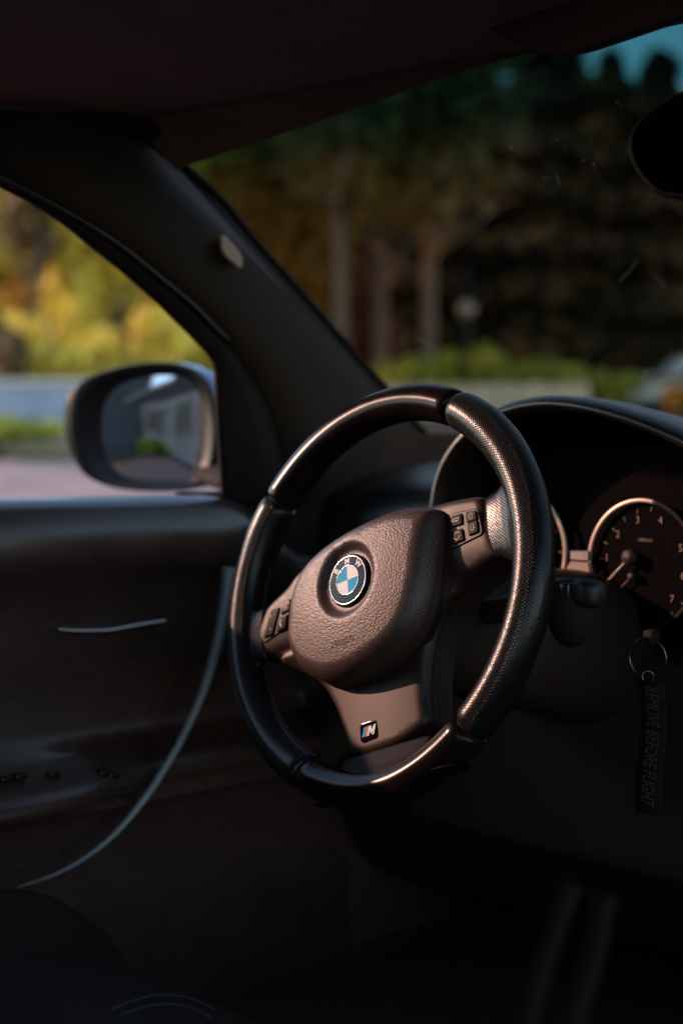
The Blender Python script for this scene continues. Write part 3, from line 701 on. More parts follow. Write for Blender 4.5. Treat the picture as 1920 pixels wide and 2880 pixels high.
# ================================================================== WING MIRROR
mir = empty('wing_mirror', 'oval wing mirror in dark blue housing outside the driver window', 'wing mirror', (-.72, .3, .1))
MN = np.array([.408, -.913, .0]); MN /= np.linalg.norm(MN); mo = at(400, 1200, 'x', -.745); 
ms = np.array([.913, .408, 0]); mu = np.array([0, 0, 1.]); 
def mp(px, py, off=0): return atp(px, py, mo+MN*off, MN)
MO = smoothp([mp(*p) for p in [(178, 1180), (186, 1120), (230, 1070), (300, 1040), (380, 1022), (470, 1018), (530, 1030), (575, 1065), (600, 1120), (612, 1200), (606, 1290), (585, 1340), (540, 1368), (470, 1380), (380, 1380), (300, 1368), (235, 1335), (200, 1280), (183, 1230)]], 4, closed=True)
GO = smoothp([mp(*p) for p in [(273, 1190), (282, 1130), (320, 1085), (380, 1062), (450, 1054), (510, 1062), (545, 1100), (560, 1160), (562, 1230), (552, 1300), (530, 1340), (480, 1350), (400, 1350), (330, 1335), (290, 1290), (274, 1240)]], 4, closed=True)
cM = np.mean(MO, 0); cG = np.mean(GO, 0)
def shrink(P, c, s, off): return [c+(p-c)*s+MN*off for p in P]
def rs(P, N=80):
    P = np.array(P+[P[0]]); L = np.r_[0, np.cumsum(np.linalg.norm(np.diff(P, axis=0), axis=1))]
    return [np.array([np.interp(t_*L[-1], L, P[:, k]) for k in range(3)]) for t_ in np.linspace(0, 1, N, endpoint=False)]
MOr = rs(MO); GOr = rs(GO)
k0 = min(range(80), key=lambda k: np.linalg.norm((GOr[k]-cG)/np.linalg.norm(GOr[k]-cG)-(MOr[0]-cM)/np.linalg.norm(MOr[0]-cM))); GOr = GOr[k0:]+GOr[:k0]
rows = [shrink(MOr, cM, .97, -.022), MOr and shrink(MOr, cM, 1.0, -.012), shrink(MOr, cM, .995, -.002), shrink(MOr, cM, .975, .002), [a*.5+b*.5-MN*.006 for a, b in zip(MOr, GOr)], [b-MN*.014 for b in GOr], [cG+(b-cG)*.9-MN*.016 for b in GOr]]
V, F = grid(rows, True); mesh('mirror_frame', V, F, mat('mirror_frame_black', (.004, .003, .003), .35, spec=.25, noise=60), mir, local=False)
rows = [shrink(MOr, cM, .99, -.014), shrink(MOr, cM, 1.02, -.03), shrink(MOr, cM, 1.0, -.055), shrink(MOr, cM, .9, -.085), shrink(MOr, cM, .7, -.108), shrink(MOr, cM, .4, -.12), shrink(MOr, cM, .02, -.124)]
V, F = grid(rows[::-1], True); mesh('mirror_housing', V, F, M['paint'], mir, local=False)
mg = mat('mirror_glass', (.50, .50, .52), .04, metal=1)
rows = []
for s in np.linspace(1, .01, 14):
    rows.append([cG+(b-cG)*s-MN*(.0135-.0045*(1-s*s)) for b in GOr])
V, F = grid(rows, True); mesh('mirror_glass', V, F, mg, mir, local=False)
a0 = mp(600, 1330, -.05); b0 = np.array([-.47, .30, .075]); V, F = tube([a0, (a0+b0)/2, b0], .022, 16, sq=(1.6, .8)); mesh('mirror_arm', V, F, M['gap'], mir, local=False)

# ================================================================== CABIN SHELL
cab = empty('car_cabin', 'dark car cabin with headliner, slanting pillar and roof edge around the windscreen', 'car cabin', (.3, 0, 0))
B = [np.array(p) for p in [(-.33, -.02, .47)]] + [at(588, 539, 'x', -.40), at(709, 680, 'x', -.42), at(830, 815, 'x', -.44), at(950, 953, 'x', -.46), at(1071, 1090, 'x', -.48), at(1150, 1178, 'x', -.50), at(1232, 1272, 'x', -.52)]
B = B + [B[-1]+(B[-1]-B[-2])*1.0]
Aout = [win(*p, .008) for p in [(-160, 418), (0, 499), (179, 593), (357, 707), (536, 854), (640, 960), (700, 1040), (770, 1170), (835, 1420)]]
B = smoothp(B, 5); Aout = smoothp(Aout, 5)
C1 = []
for i, (a, b) in enumerate(zip(Aout, B)):
    t_ = i/(len(B)-1); m_ = a*.42+b*.58; C1.append(m_+np.array([.030, -.012, .008])*(1-.2*t_))
C2 = [a*.8+b*.2+np.array([.018, -.004, .004]) for a, b in zip(Aout, B)]
rows = [[p-WN*.02 for p in Aout], Aout, C2, C1, [b+np.array([.004, -.004, -.001]) for b in B], B, [b+np.array([-.02, .015, .0]) for b in B]]
V, F = grid(rows); pil = mesh('pillar_trim', V, F, M['pillar'], cab, smooth=True, local=False)
# gasket along the glass edge
V, F = tube([b+np.array([.002, .004, .0]) for b in B], .005, 8); mesh('glass_gasket', V, F, M['gap'], cab, local=False)
# small woven airbag tag on the pillar
tg = [(624, 662), (636, 664), (668, 700), (682, 724), (681, 752), (672, 750), (640, 722), (625, 698)]
PA = C1[int(len(C1)*.20)]; nt_ = CAM-PA; nt_ /= np.linalg.norm(nt_)
tgn = np.cross(C1[12]-C1[4], B[8]-C1[8]); tgn /= np.linalg.norm(tgn); tgn = tgn if tgn@nt_ > 0 else -tgn
mid = (C1[9]+B[9])/2+tgn*.011
T3 = [atp(*p, mid, tgn) for p in tg]
V = [tuple(p) for p in T3]+[tuple(p-tgn*.003) for p in T3]; n8 = len(T3); F = [tuple(range(n8)), tuple(range(n8, 2*n8))[::-1]]+[(i, n8+i, n8+(i+1) % n8, (i+1) % n8) for i in range(n8)]
mesh('airbag_tag', V, F, M['label'], cab, smooth=False, local=False)
# header and headliner
HD = [(-.335, .0, .468), (-.25, .055, .474), (-.13, .100, .479), (-.028, .129, .480), (.08, .172, .482), (.19, .216, .4835), (.36, .245, .487), (.6, .235, .485), (.85, .16, .47), (1.08, .02, .45)]
HD3 = smoothp([np.array(p) for p in HD], 5)
rows = [[p+np.array([0, .03, .015]) for p in HD3], [p+np.array([0, .002, .004]) for p in HD3], [p for p in HD3], [p+np.array([0, -.02, .0]) for p in HD3]]
for yy, zz in ((-.10, .505), (-.35, .525), (-.8, .53), (-1.3, .51), (-1.9, .46)):
    rows.append([np.array([p[0]*1.0, yy+(p[1]-.2)*.3*(1 if yy > -.2 else 0), zz-.03*((p[0]-.36)/.7)**4-(.02 if yy > -.2 else 0)]) for p in HD3])
V, F = grid(rows); mesh('headliner', V, F, M['fabric'], cab, local=False)
# cant rail between headliner and window frame on the driver side
rows = [[np.array([-.33, y, .475]) for y in np.linspace(-.03, -1.9, 30)], [np.array([-.345, y, .45]) for y in np.linspace(-.03, -1.9, 30)]]
e0 = Aout[0]
rail = [np.array([-.352, y, e0[2]+.012+(.035*(1-math.exp(-(-.2-y)/.25)) if y < -.2 else -.06*(y+.2))]) for y in np.linspace(-.03, -1.9, 30)]
rows.append(rail); rows.append([p+np.array([-.03, 0, .0]) for p in rail])
V, F = grid(rows); mesh('roof_rail', V, F, M['pillar'], cab, local=False)
rows = [[np.array([-.345, y, z]) for y, z in zip(np.linspace(.03, -.30, 20), np.linspace(.475, .48, 20))]]
V, F = rbox((-.338, .006, .468), (.035, .07, .03), .008); mesh('corner_gusset', V, F, M['pillar'], cab, local=False)
# B pillars, rear wall, passenger side, floor
V, F = rbox((-.40, -.56, .10), (.05, .16, .80), .02); mesh('centre_pillar', V, F, M['plastic'], cab, local=False)
V, F = rbox((1.13, -.56, .10), (.05, .10, .80), .02); mesh('centre_pillar', V, F, M['plastic'], cab, local=False)
V, F = box((.36, -1.95, -.2), (1.6, .05, .55)); mesh('rear_bulkhead', V, F, M['carpet'], cab, smooth=False, local=False)
V, F = box((-.44, -1.28, -.2), (.05, 1.34, .52)); mesh('rear_side_panel', V, F, M['plastic'], cab, smooth=False, local=False)
V, F = box((-.40, -1.3, .26), (.04, 1.34, .46)); mesh('rear_quarter_trim', V, F, M['plastic'], cab, smooth=False, local=False)
V, F = box((1.17, -.7, -.45), (.05, 2.5, .16)); mesh('passenger_sill', V, F, M['plastic'], cab, smooth=False, local=False)
V, F = box((.36, -.6, -.56), (1.7, 2.8, .06)); mesh('floor_carpet', V, F, M['carpet'], cab, smooth=False, local=False)
V, F = box((.36, .80, -.25), (1.7, .06, .60)); mesh('bulkhead', V, F, M['carpet'], cab, smooth=False, local=False)
V, F = box((-.47, .58, -.20), (.04, .44, .70)); mesh('kick_panel', V, F, M['carpet'], cab, smooth=False, local=False)
V, F = box((1.17, .58, -.20), (.04, .44, .70)); mesh('kick_panel', V, F, M['carpet'], cab, smooth=False, local=False)
# outer roof skin keeps sky light out
rows = [[np.array([x, y, .56-.05*((x-.36)/.75)**2-.05*max(0, (y+.0)/.25)**2 if y > 0 else .56-.05*((x-.36)/.75)**2-.08*max(0, (-y-1.2)/.8)**2]) for x in np.linspace(-.33, 1.05, 20)] for y in np.linspace(-.02, -2.0, 24)]
V, F = grid(rows); mesh('roof_skin', V, F, M['paint'], cab, local=False)

# windscreen
ws = empty('windscreen', 'dusty tinted windscreen with a teal shade band along its top', 'windscreen', (.36, .5, .3))
HB = [np.array(p) for p in [(-.335, .012, .472)]]
def hdr(s):
    i = s*(len(HD3)-1); a = int(min(i, len(HD3)-2)); return HD3[a]*(1-(i-a))+HD3[a+1]*(i-a)+np.array([0, .008, .006])
BASE = smoothp([np.array(p) for p in [(-.545, .70, .105), (-.35, .80, .108), (0, .86, .11), (.36, .88, .112), (.75, .86, .11), (1.27, .70, .10)]], 12)
def base(s):
    i = s*(len(BASE)-1); a = int(min(i, len(BASE)-2)); return BASE[a]*(1-(i-a))+BASE[a+1]*(i-a)
rows = []; UV = []
for v in np.linspace(0, 1, 22):
    row = []
    for s in np.linspace(0, 1, 40):
        p = base(s)*(1-v)+hdr(s)*v; p = p+np.array([0, .02, .03])*math.sin(math.pi*v)*math.sin(math.pi*s)
        row.append(p); UV.append((s, v))
    rows.append(row)
V, F = grid(rows); wso = mesh('glass', V, F, M['windscreen'], ws, uv=UV, local=False)
fr = []  # added sheet standing in for the dim view at the upper left corner
for s_ in np.linspace(0, .5, 30):
    wd = .012+.10*max(0, 1-s_/.42)**1.1; row = []
    for v in np.linspace(1-wd, 1, 8):
        p = base(s_)*(1-v)+hdr(s_)*v; row.append(p+np.array([0, .02, .03])*math.sin(math.pi*v)*math.sin(math.pi*s_)+np.array([0, -.0022, -.0030]))
    fr.append(row)
V, F = grid(fr); mesh('corner_shade_strip', V, F, mat('corner_shade_brown', (.22, .14, .12), .9, spec=.05, noise=20), ws, local=False)
rng = random.Random(5)
dust_m = mat('dust', (.5, .5, .42), .9, noise=50)
_t = dust_m.node_tree; _tl = _t.nodes.new('ShaderNodeBsdfTranslucent'); _tl.inputs[0].default_value = (.6, .62, .55, 1); _mx = _t.nodes.new('ShaderNodeMixShader'); _mx.inputs[0].default_value = .6
_t.links.new(_t.nodes['Principled BSDF'].outputs[0], _mx.inputs[1]); _t.links.new(_tl.outputs[0], _mx.inputs[2]); _t.links.new(_mx.outputs[0], _t.nodes['Material Output'].inputs[0])
mb = MB()
def ws_pt(px, py):                          # nearest mesh point of the glass on that line
    d = ray(px, py); best = None
    for i in range(21):
        for j in range(39):
            a, b, c, e = rows[i][j], rows[i][j+1], rows[i+1][j+1], rows[i+1][j]
            n = np.cross(c-a, e-b); dn = d@n
            if abs(dn) < 1e-12: continue
            P_ = CAM+d*(((a+b+c+e)/4-CAM)@n/dn)
            q = np.linalg.norm(P_-(a+b+c+e)/4)
            if best is None or q < best[0]: best = (q, P_, n/np.linalg.norm(n))
    return best[1], best[2]
spots = [(1392, 324, .5), (1545, 397, .6), (1587, 411, .4), (1664, 392, .6), (1671, 418, .3), (1640, 450, .9), (1668, 461, 1), (1528, 500, .9), (1542, 499, .8), (1404, 448, .5), (1585, 412, .6), (1563, 392, .8), (1527, 358, .5), (1645, 330, .5), (1601, 336, .4), (1757, 372, .6), (1783, 547, .6), (1832, 548, .5), (1270, 425, .5), (1437, 415, 1.6), (1660, 405, .5), (1668, 475, .6), (1733, 448, .4), (1450, 270, .4), (1510, 430, .5), (1680, 430, .5), (1730, 290, .6), (1882, 566, .6), (1620, 620, .5), (1300, 470, .4), (1350, 390, .4)]
for px, py, s in spots:
    p, n = ws_pt(px, py); t_ = np.cross(n, (0, 0, 1.)); t_ /= np.linalg.norm(t_); q = np.cross(n, t_); r = .0008*s
    V = [p-n*.0006*np.sign(n@(p-CAM))+t_*r*math.cos(a)*rng.uniform(.8, 1.2)+q*r*math.sin(a) for a in np.linspace(0, 2*math.pi, 7, endpoint=False)]
    mesh('dust_speck', V, [tuple(range(7))], dust_m, ws, smooth=False, local=False)
for pts in ([(1168, 950), (1195, 960), (1222, 976)], [(1730, 282), (1738, 288), (1744, 300)], [(1740, 790), (1770, 760), (1790, 730)], [(1840, 775), (1855, 790), (1872, 812)], [(1560, 485), (1566, 500), (1574, 520)]):
    P3 = []
    for px, py in pts:
        p, n = ws_pt(px, py); P3.append(p-n*.0006*np.sign(n@(p-CAM)))
    V, F = tube(smoothp(P3, 3), .00018, 5); mesh('glass_smear', V, F, dust_m, ws, smooth=False, local=False)

# rear-view mirror
rv = empty('rear_view_mirror', 'black oval rear view mirror at the right edge of the windscreen', 'rear view mirror', (.34, .12, .31))
rp0 = at(1763, 410, 'y', .10); rn = np.array([.25, -.97, .05]); rn /= np.linalg.norm(rn)
RO = [(1920+200, 232), (1920, 254), (1860, 285), (1813, 317), (1780, 350), (1768, 371), (1762, 400), (1763, 426), (1773, 462), (1795, 498), (1840, 543), (1880, 552), (1920, 556), (2120, 560), (2400, 560), (2600, 500), (2620, 380), (2560, 260), (2350, 220)]
RO3 = smoothp([atp(*p, rp0, rn) for p in RO], 4, closed=True); cr_ = np.mean(RO3, 0)
rows = [[cr_+(p-cr_)*s+rn*o for p in RO3] for s, o in ((.02, .0), (.90, .0), (.96, .001), (.985, -.001), (1, -.006), (1, -.016), (.94, -.026), (.8, -.034), (.5, -.04), (.02, -.042))]
V, F = grid(rows, True); mesh('mirror_shell', V, F, M['plastic'], rv, local=False)
rows = [[cr_+(p-cr_)*s+rn*.0015 for p in RO3] for s in (.93, .5, .02)]
V, F = grid(rows, True); mesh('mirror_glass', V, F, mat('dim_mirror_glass', (.10, .09, .09), .05, metal=1), rv, local=False)
V, F = tube([cr_-rn*.03, cr_-rn*.03+np.array([0, .05, .09]), (cr_[0], .235, .475)], .012, 12); mesh('mirror_stem', V, F, M['plastic'], rv, local=False)

# sun visor
vis = empty('sun_visor', 'folded dark sun visor with rounded lower edge above the windscreen', 'sun visor', (.10, .1, .47))
vo = [(1330, 30), (1400, 95), (1457, 128), (1520, 150), (1580, 156), (1640, 146), (1700, 128), (1900, 60), (2200, -40), (2200, -300), (1300, -200)]
vp = smoothp([at(*p, 'y', .105) for p in vo], 4, closed=True); vc = np.mean(vp, 0)
rows = [[vc+(p-vc)*s+np.array([0, o, 0]) for p in vp] for s, o in ((.02, -.009), (.96, -.009), (.99, -.007), (1, -.002), (1, .002), (.98, .007), (.02, .008))]
V, F = grid(rows, True); mesh('visor_panel', V, F, mat('visor_vinyl', (.09, .055, .05), .8, spec=.15, noise=20), vis, local=False)

# ================================================================== SEATS AND CONSOLE
seat = empty('driver_seat', 'black leather driver seat cushion with curved double stitching at bottom edge', 'car seat', (0, -.4, -.4))
rows = []
for y in np.linspace(-.70, -.13, 26):
    f = max(0, (y+.22)/.09)
    row = []
    for x in np.linspace(-.27, .27, 34):
        u = abs(x)/.27; z = -.312+.035*math.exp(-((u-.86)/.16)**2)-.12*max(0, u-.9)**1.2*6-.05*f*f
        z += .02*math.exp(-((y+.30)/.07)**2)
        row.append((x+.03, y, z))
    rows.append(row)
V, F = grid(rows); mesh('seat_cushion', V, F, M['seat'], seat, local=False)
V, F = rbox((.03, -.42, -.425), (.50, .56, .18), .05); mesh('seat_base', V, F, M['seat'], seat, local=False)
bk = []
for zz in np.linspace(-.30, .36, 24):
    row = []
    yo = -.60-.26*(zz+.3)
    for a in np.linspace(0, 2*math.pi, 36, endpoint=False):
        hw = .25-.04*max(0, (zz-.1)/.3); row.append((.03+hw*np.sign(math.cos(a))*abs(math.cos(a))**.6, yo+.07*np.sign(math.sin(a))*abs(math.sin(a))**.7+(.05*abs(math.cos(a))**4), zz))
    bk.append(row)
V, F = grid(bk, True); F.append(tuple(range(36))[::-1]); F.append(tuple(23*36+k for k in range(36))); mesh('seat_backrest', V, F, M['seat'], seat, local=False)
V, F = rbox((.03, -.82, .45), (.24, .09, .14), .04); mesh('headrest', V, F, M['seat'], seat, local=False)
seat_t = mat('pale_blue_stitch', (.05, .055, .06), .7, noise=300)
from mathutils.bvhtree import BVHTree
def hit(px, py, objs):
    best = None; dg = None
    for o in objs:
        me = o.data; l = o.parent.location
        bv = BVHTree.FromPolygons([tuple(v.co+l) for v in me.vertices], [tuple(p.vertices) for p in me.polygons])
        h = bv.ray_cast(Vector(CAM), Vector(ray(px, py)).normalized())
        if h[0] is not None and (best is None or h[3] < best[3]): best = h
    return best
cush = [o for o in seat.children if o.name.startswith(('seat_cushion', 'seat_base'))]
for arc in ([(316, 2842), (402, 2810), (476, 2802), (545, 2816), (603, 2845)], [(339, 2859), (402, 2838), (471, 2828), (540, 2840), (591, 2868)]):
    pts = smoothp([np.array(p, float) for p in arc], 8); mb = MB()
    P3 = []
    for p in pts:
        h = hit(p[0], p[1], cush)
        if h: P3.append(np.array(h[0])+np.array([0, 0, .0012]))
    for i in range(0, len(P3)-1):
        a, b = P3[i], P3[i+1]; mb.add(*tube([a, a+(b-a)*.62], .0007, 5))
    if mb.V: mb.build('seam_stitching', seat_t, seat, local=False)

con = empty('centre_console', 'dark centre console with two faint vertical ridges at lower right', 'centre console', (.36, .0, -.4))
V, F = rbox((.36, .02, -.50), (.20, .62, .26), .03); mesh('console_body', V, F, M['gap'], con, local=False)
for pts, r in (([(1703, 2520), (1685, 2600), (1667, 2692), (1640, 2780), (1608, 2874), (1585, 2940)], .006), ([(1607, 2490), (1580, 2560), (1540, 2680), (1500, 2800), (1478, 2900)], .005)):
    P3 = smoothp([at(*p, 'x', .47) for p in pts], 4); V, F = tube(P3, r, 10); mesh('console_ridge', V, F, mat('ridge_rubber', (.008, .005, .0045), .85, spec=.1, noise=40), con, local=False)

# ================================================================== OUTSIDE
def gh(x, y):
    s = -.735*(x-.9)+.678*(y+.85); s2 = max(0, s-2)
    z = -.9+.09*min(s2, 22)+.03*max(0, min(s2-22, 40))
    return z
def sl(s, l, dz=0):                         # forward distance / sideways offset from the car -> point on the ground
    x = CAM[0]+FWD[0]*s+RGT[0]*l; y = CAM[1]+FWD[1]*s+RGT[1]*l; return np.array([x, y, gh(x, y)+dz])
def lat(px, s): return (px-960)/FPX*s
def outm(name, c1, c2, scale, rough=.9, c3=None, bump=.3, bd=.02):
    m = mat(name, c1, rough, spec=.2); t = m.node_tree; b = t.nodes['Principled BSDF']; tc = t.nodes['Texture Coordinate']
    n = t.nodes.new('ShaderNodeTexNoise'); n.inputs['Scale'].default_value = scale; n.inputs['Detail'].default_value = 6; t.links.new(tc.outputs['Object'], n.inputs['Vector'])
    r = t.nodes.new('ShaderNodeValToRGB'); r.color_ramp.elements[0].position = .35; r.color_ramp.elements[0].color = (*c1, 1); r.color_ramp.elements[1].position = .65; r.color_ramp.elements[1].color = (*c2, 1)
    if c3: e = r.color_ramp.elements.new(.8); e.color = (*c3, 1)
    t.links.new(n.outputs['Fac'], r.inputs[0]); t.links.new(r.outputs[0], b.inputs['Base Color'])
    bp = t.nodes.new('ShaderNodeBump'); bp.inputs['Strength'].default_value = bump; bp.inputs['Distance'].default_value = bd; t.links.new(n.outputs['Fac'], bp.inputs['Height']); t.links.new(bp.outputs[0], b.inputs['Normal'])
    return m
g_grass = outm('autumn_grass', (.05, .07, .015), (.10, .09, .02), 1.5, c3=(.22, .10, .03))
g_asph = outm('asphalt', (.05, .05, .055), (.07, .068, .07), 8)
g_pave = outm('pale_pavement', (.22, .17, .15), (.30, .24, .21), 1.2, c3=(.38, .17, .08))
def sheet(name, s0, s1, l0, l1, m, dz, ns=30, nl=30):
    V, F = grid([[sl(s, l, dz) for l in np.linspace(l0, l1, nl)] for s in np.linspace(s0, s1, ns)]); F = [f[::-1] for f in F]
    return tag(mesh(name, V, F, m), kind='structure')
sheet('ground', -120, 160, -140, 140, g_grass, 0, 141, 60)
sheet('driveway', -14, 9.5, -9, 16, g_asph, .004, 48, 20)
sheet('pavement', 9.6, 15.2, -40, 40, g_pave, .008, 20, 20)
sheet('road', 17.5, 22.5, -60, 60, g_asph, .008, 20, 20)

# foliage
def leafmat(name, cols, trans=.35):
    m = bpy.data.materials.new(name); m.use_nodes = True; t = m.node_tree; b = t.nodes['Principled BSDF']; b.inputs['Roughness'].default_value = .6; b.inputs['Specular IOR Level'].default_value = .25
    g = t.nodes.new('ShaderNodeNewGeometry'); r = t.nodes.new('ShaderNodeValToRGB'); r.color_ramp.interpolation = 'LINEAR'
    tc = t.nodes.new('ShaderNodeTexCoord'); n = t.nodes.new('ShaderNodeTexNoise'); n.inputs['Scale'].default_value = .55; n.inputs['Detail'].default_value = 2; t.links.new(tc.outputs['Object'], n.inputs['Vector'])
    ad = t.nodes.new('ShaderNodeMath'); ad.operation = 'MULTIPLY_ADD'; ad.inputs[1].default_value = .35; t.links.new(g.outputs['Random Per Island'], ad.inputs[0])
    mr = t.nodes.new('ShaderNodeMapRange'); mr.inputs[1].default_value = .3; mr.inputs[2].default_value = .7; mr.inputs[4].default_value = .65; t.links.new(n.outputs['Fac'], mr.inputs[0]); t.links.new(mr.outputs[0], ad.inputs[2])
    for i, c in enumerate(cols):
        if i < 2: e = r.color_ramp.elements[i]; e.position = i/(len(cols)-1)
        else: e = r.color_ramp.elements.new(i/(len(cols)-1))
        e.color = (*c, 1)
    r.color_ramp.elements[1].position = 1/(len(cols)-1)
    t.links.new(ad.outputs[0], r.inputs[0]); t.links.new(r.outputs[0], b.inputs['Base Color'])
    tl = t.nodes.new('ShaderNodeBsdfTranslucent'); t.links.new(r.outputs[0], tl.inputs[0]); mx = t.nodes.new('ShaderNodeMixShader'); mx.inputs[0].default_value = trans
    o = t.nodes['Material Output']; t.links.new(b.outputs[0], mx.inputs[1]); t.links.new(tl.outputs[0], mx.inputs[2]); t.links.new(mx.outputs[0], o.inputs[0])
    return m
L_yel = leafmat('yellow_leaves', [(.36, .26, .05), (.66, .52, .07), (.80, .66, .12), (.70, .44, .10)])
L_ora = leafmat('orange_leaves', [(.16, .10, .03), (.40, .20, .04), (.52, .30, .05), (.30, .18, .04)])
L_dark = leafmat('dark_green_needles', [(.05, .045, .02), (.09, .075, .028), (.19, .12, .05), (.11, .07, .04)], .3)
L_olive = leafmat('olive_leaves', [(.07, .06, .02), (.13, .11, .03), (.28, .17, .05), (.12, .08, .035)], .3)
L_green = leafmat('bright_green_leaves', [(.10, .13, .02), (.28, .33, .04), (.46, .46, .06), (.20, .22, .04)])
L_red = leafmat('red_leaves', [(.10, .03, .02), (.22, .06, .04), (.28, .10, .06), (.12, .05, .03)])
bark = outm('brown_bark', (.07, .05, .04), (.12, .09, .07), 6)
bark_pale = outm('pale_bark', (.16, .105, .08), (.24, .16, .12), 4)
def crown(rng, c, R, n, size, lobes=7, hole=.25):
    V = []; F = []
    LB = []
    for i in range(lobes):
        d = np.array([rng.gauss(0, 1), rng.gauss(0, 1), rng.gauss(0, .8)]); d /= np.linalg.norm(d)
        LB.append((np.array(c)+d*np.array(R)*rng.uniform(.35, .75), np.array(R)*rng.uniform(.30, .52)))
    LB.append((np.array(c), np.array(R)*.55))
    for i in range(n):
        cc, rr = LB[rng.randrange(len(LB))]
        d = np.array([rng.gauss(0, 1) for _ in range(3)]); d /= np.linalg.norm(d)
        p = cc+d*rr*rng.uniform(.55, 1.05); s = size*rng.uniform(.6, 1.3)
        a = np.array([rng.gauss(0, 1) for _ in range(3)]); a /= np.linalg.norm(a); b = np.cross(a, d+.01); b /= np.linalg.norm(b)+1e-9
        k = len(V); V += [p-a*s*.5, p+b*s*.32, p+a*s*.5, p-b*s*.32]; F.append((k, k+1, k+2, k+3))
    return V, F
def tree(name, label, s, l, H, R, leaf, bk_, seed, trunk_h=None, n=2600, size=.42, cat='tree', group=None, tr=.16):
    rng = random.Random(seed); p = sl(s, l); root = empty(name, label, cat, tuple(p), group)
    th = trunk_h if trunk_h is not None else H*.45
    mb = MB(); lean = rng.uniform(-.03, .03)
    path = [(0, 0, -.2), (lean*H*.3, 0, H*.3), (lean*H*.7+.1, .05, H*.6), (lean*H, .1, H*.9)]
    mb.add(*tube(smoothp([np.array(q, float) for q in path], 4), lambda t: tr*(1-.8*t)+.02, 10, up=(0, 1, 0)))
    for i in range(9):
        a = rng.uniform(0, 6.28); z0 = th*rng.uniform(.8, 1.0)+rng.uniform(0, .4)*(H-th); L = R*rng.uniform(.5, .85)
        mb.add(*tube([(lean*z0, 0, z0), (lean*z0+math.cos(a)*L*.5, math.sin(a)*L*.5, z0+L*.35), (math.cos(a)*L, math.sin(a)*L, z0+L*.75)], lambda t: tr*.35*(1-.8*t)+.01, 6))
    mb.build('trunk', bk_, root)
    V, F = crown(rng, (lean*H, 0, (H+th)/2), (R, R, (H-th)/2*1.05), n, size); mesh('crown', V, F, leaf, root, smooth=False)
    return root
def conifer(name, label, s, l, H, R, leaf, seed, n=2600, size=.45, base=.03, group=None):
    rng = random.Random(seed); p = sl(s, l); root = empty(name, label, 'tree', tuple(p), group)
    V, F = tube([(0, 0, -.2), (0, 0, H*.5), (0, 0, H*.97)], lambda t: .2*(1-.85*t), 10, up=(0, 1, 0)); mesh('trunk', V, F, bark, root)
    V = []; F = []
    for i in range(n):
        t_ = rng.random()**.75; z_ = H*(base+(1-base)*t_); r = R*(1-t_)**.5*(.75+.3*math.sin(z_*4.2+seed))*math.sqrt(rng.uniform(.15, 1.1)); a = rng.uniform(0, 6.283)
        q = np.array([r*math.cos(a), r*math.sin(a), z_-r*.25]); s_ = size*rng.uniform(.6, 1.3)
        d = np.array([math.cos(a), math.sin(a), -.3+rng.gauss(0, .3)]); b = np.cross(d, (rng.gauss(0, .3), rng.gauss(0, .3), 1.)); b /= np.linalg.norm(b)
        k = len(V); V += [q-d*s_*.5, q+b*s_*.34, q+d*s_*.5, q-b*s_*.34]; F.append((k, k+1, k+2, k+3))
    mesh('crown', V, F, leaf, root, smooth=False); return root
def bush(name, label, s, l, R, H, leaf, seed, n=900, size=.16, group=None, cat='bush'):
    rng = random.Random(seed); p = sl(s, l); root = empty(name, label, cat, tuple(p), group)
    mb = MB()
    for i in range(6):
        a = rng.uniform(0, 6.28); mb.add(*tube([(0, 0, -.05), (math.cos(a)*R*.3, math.sin(a)*R*.3, H*.45), (math.cos(a)*R*.55, math.sin(a)*R*.55, H*.8)], lambda t: .03*(1-.7*t), 6))
    mb.build('stems', bark, root)
    V, F = crown(rng, (0, 0, H*.52), (R, R*.8, H*.5), n, size, lobes=6); mesh('foliage', V, F, leaf, root, smooth=False); return root

# yellow trees seen through the side window
GY = 'autumn trees beyond the side window'
tree('autumn_tree', 'large yellow autumn tree at the left edge of the side window', 33, lat(-120, 33), 9.5, 3.0, L_yel, bark, 11, n=3200, group=GY, trunk_h=1.2)
tree('autumn_tree', 'golden yellow tree rising directly above the wing mirror', 31, lat(330, 31), 7.6, 2.4, L_yel, bark, 12, n=3000, group=GY, trunk_h=.9)
tree('autumn_tree', 'taller mixed orange and yellow tree behind the golden tree', 40, lat(160, 40), 11.5, 3.2, L_ora, bark, 13, n=3200, group=GY, trunk_h=2)
tree('autumn_tree', 'amber tree beside the slanting pillar', 35, lat(640, 35), 8.5, 2.5, L_ora, bark, 14, n=3600, group=GY, trunk_h=1.5)
tree('autumn_tree', 'orange brown tree seen at left end of windscreen', 40, lat(730, 40), 8.6, 3.0, L_ora, bark, 15, n=4200, group=GY, trunk_h=2.5)
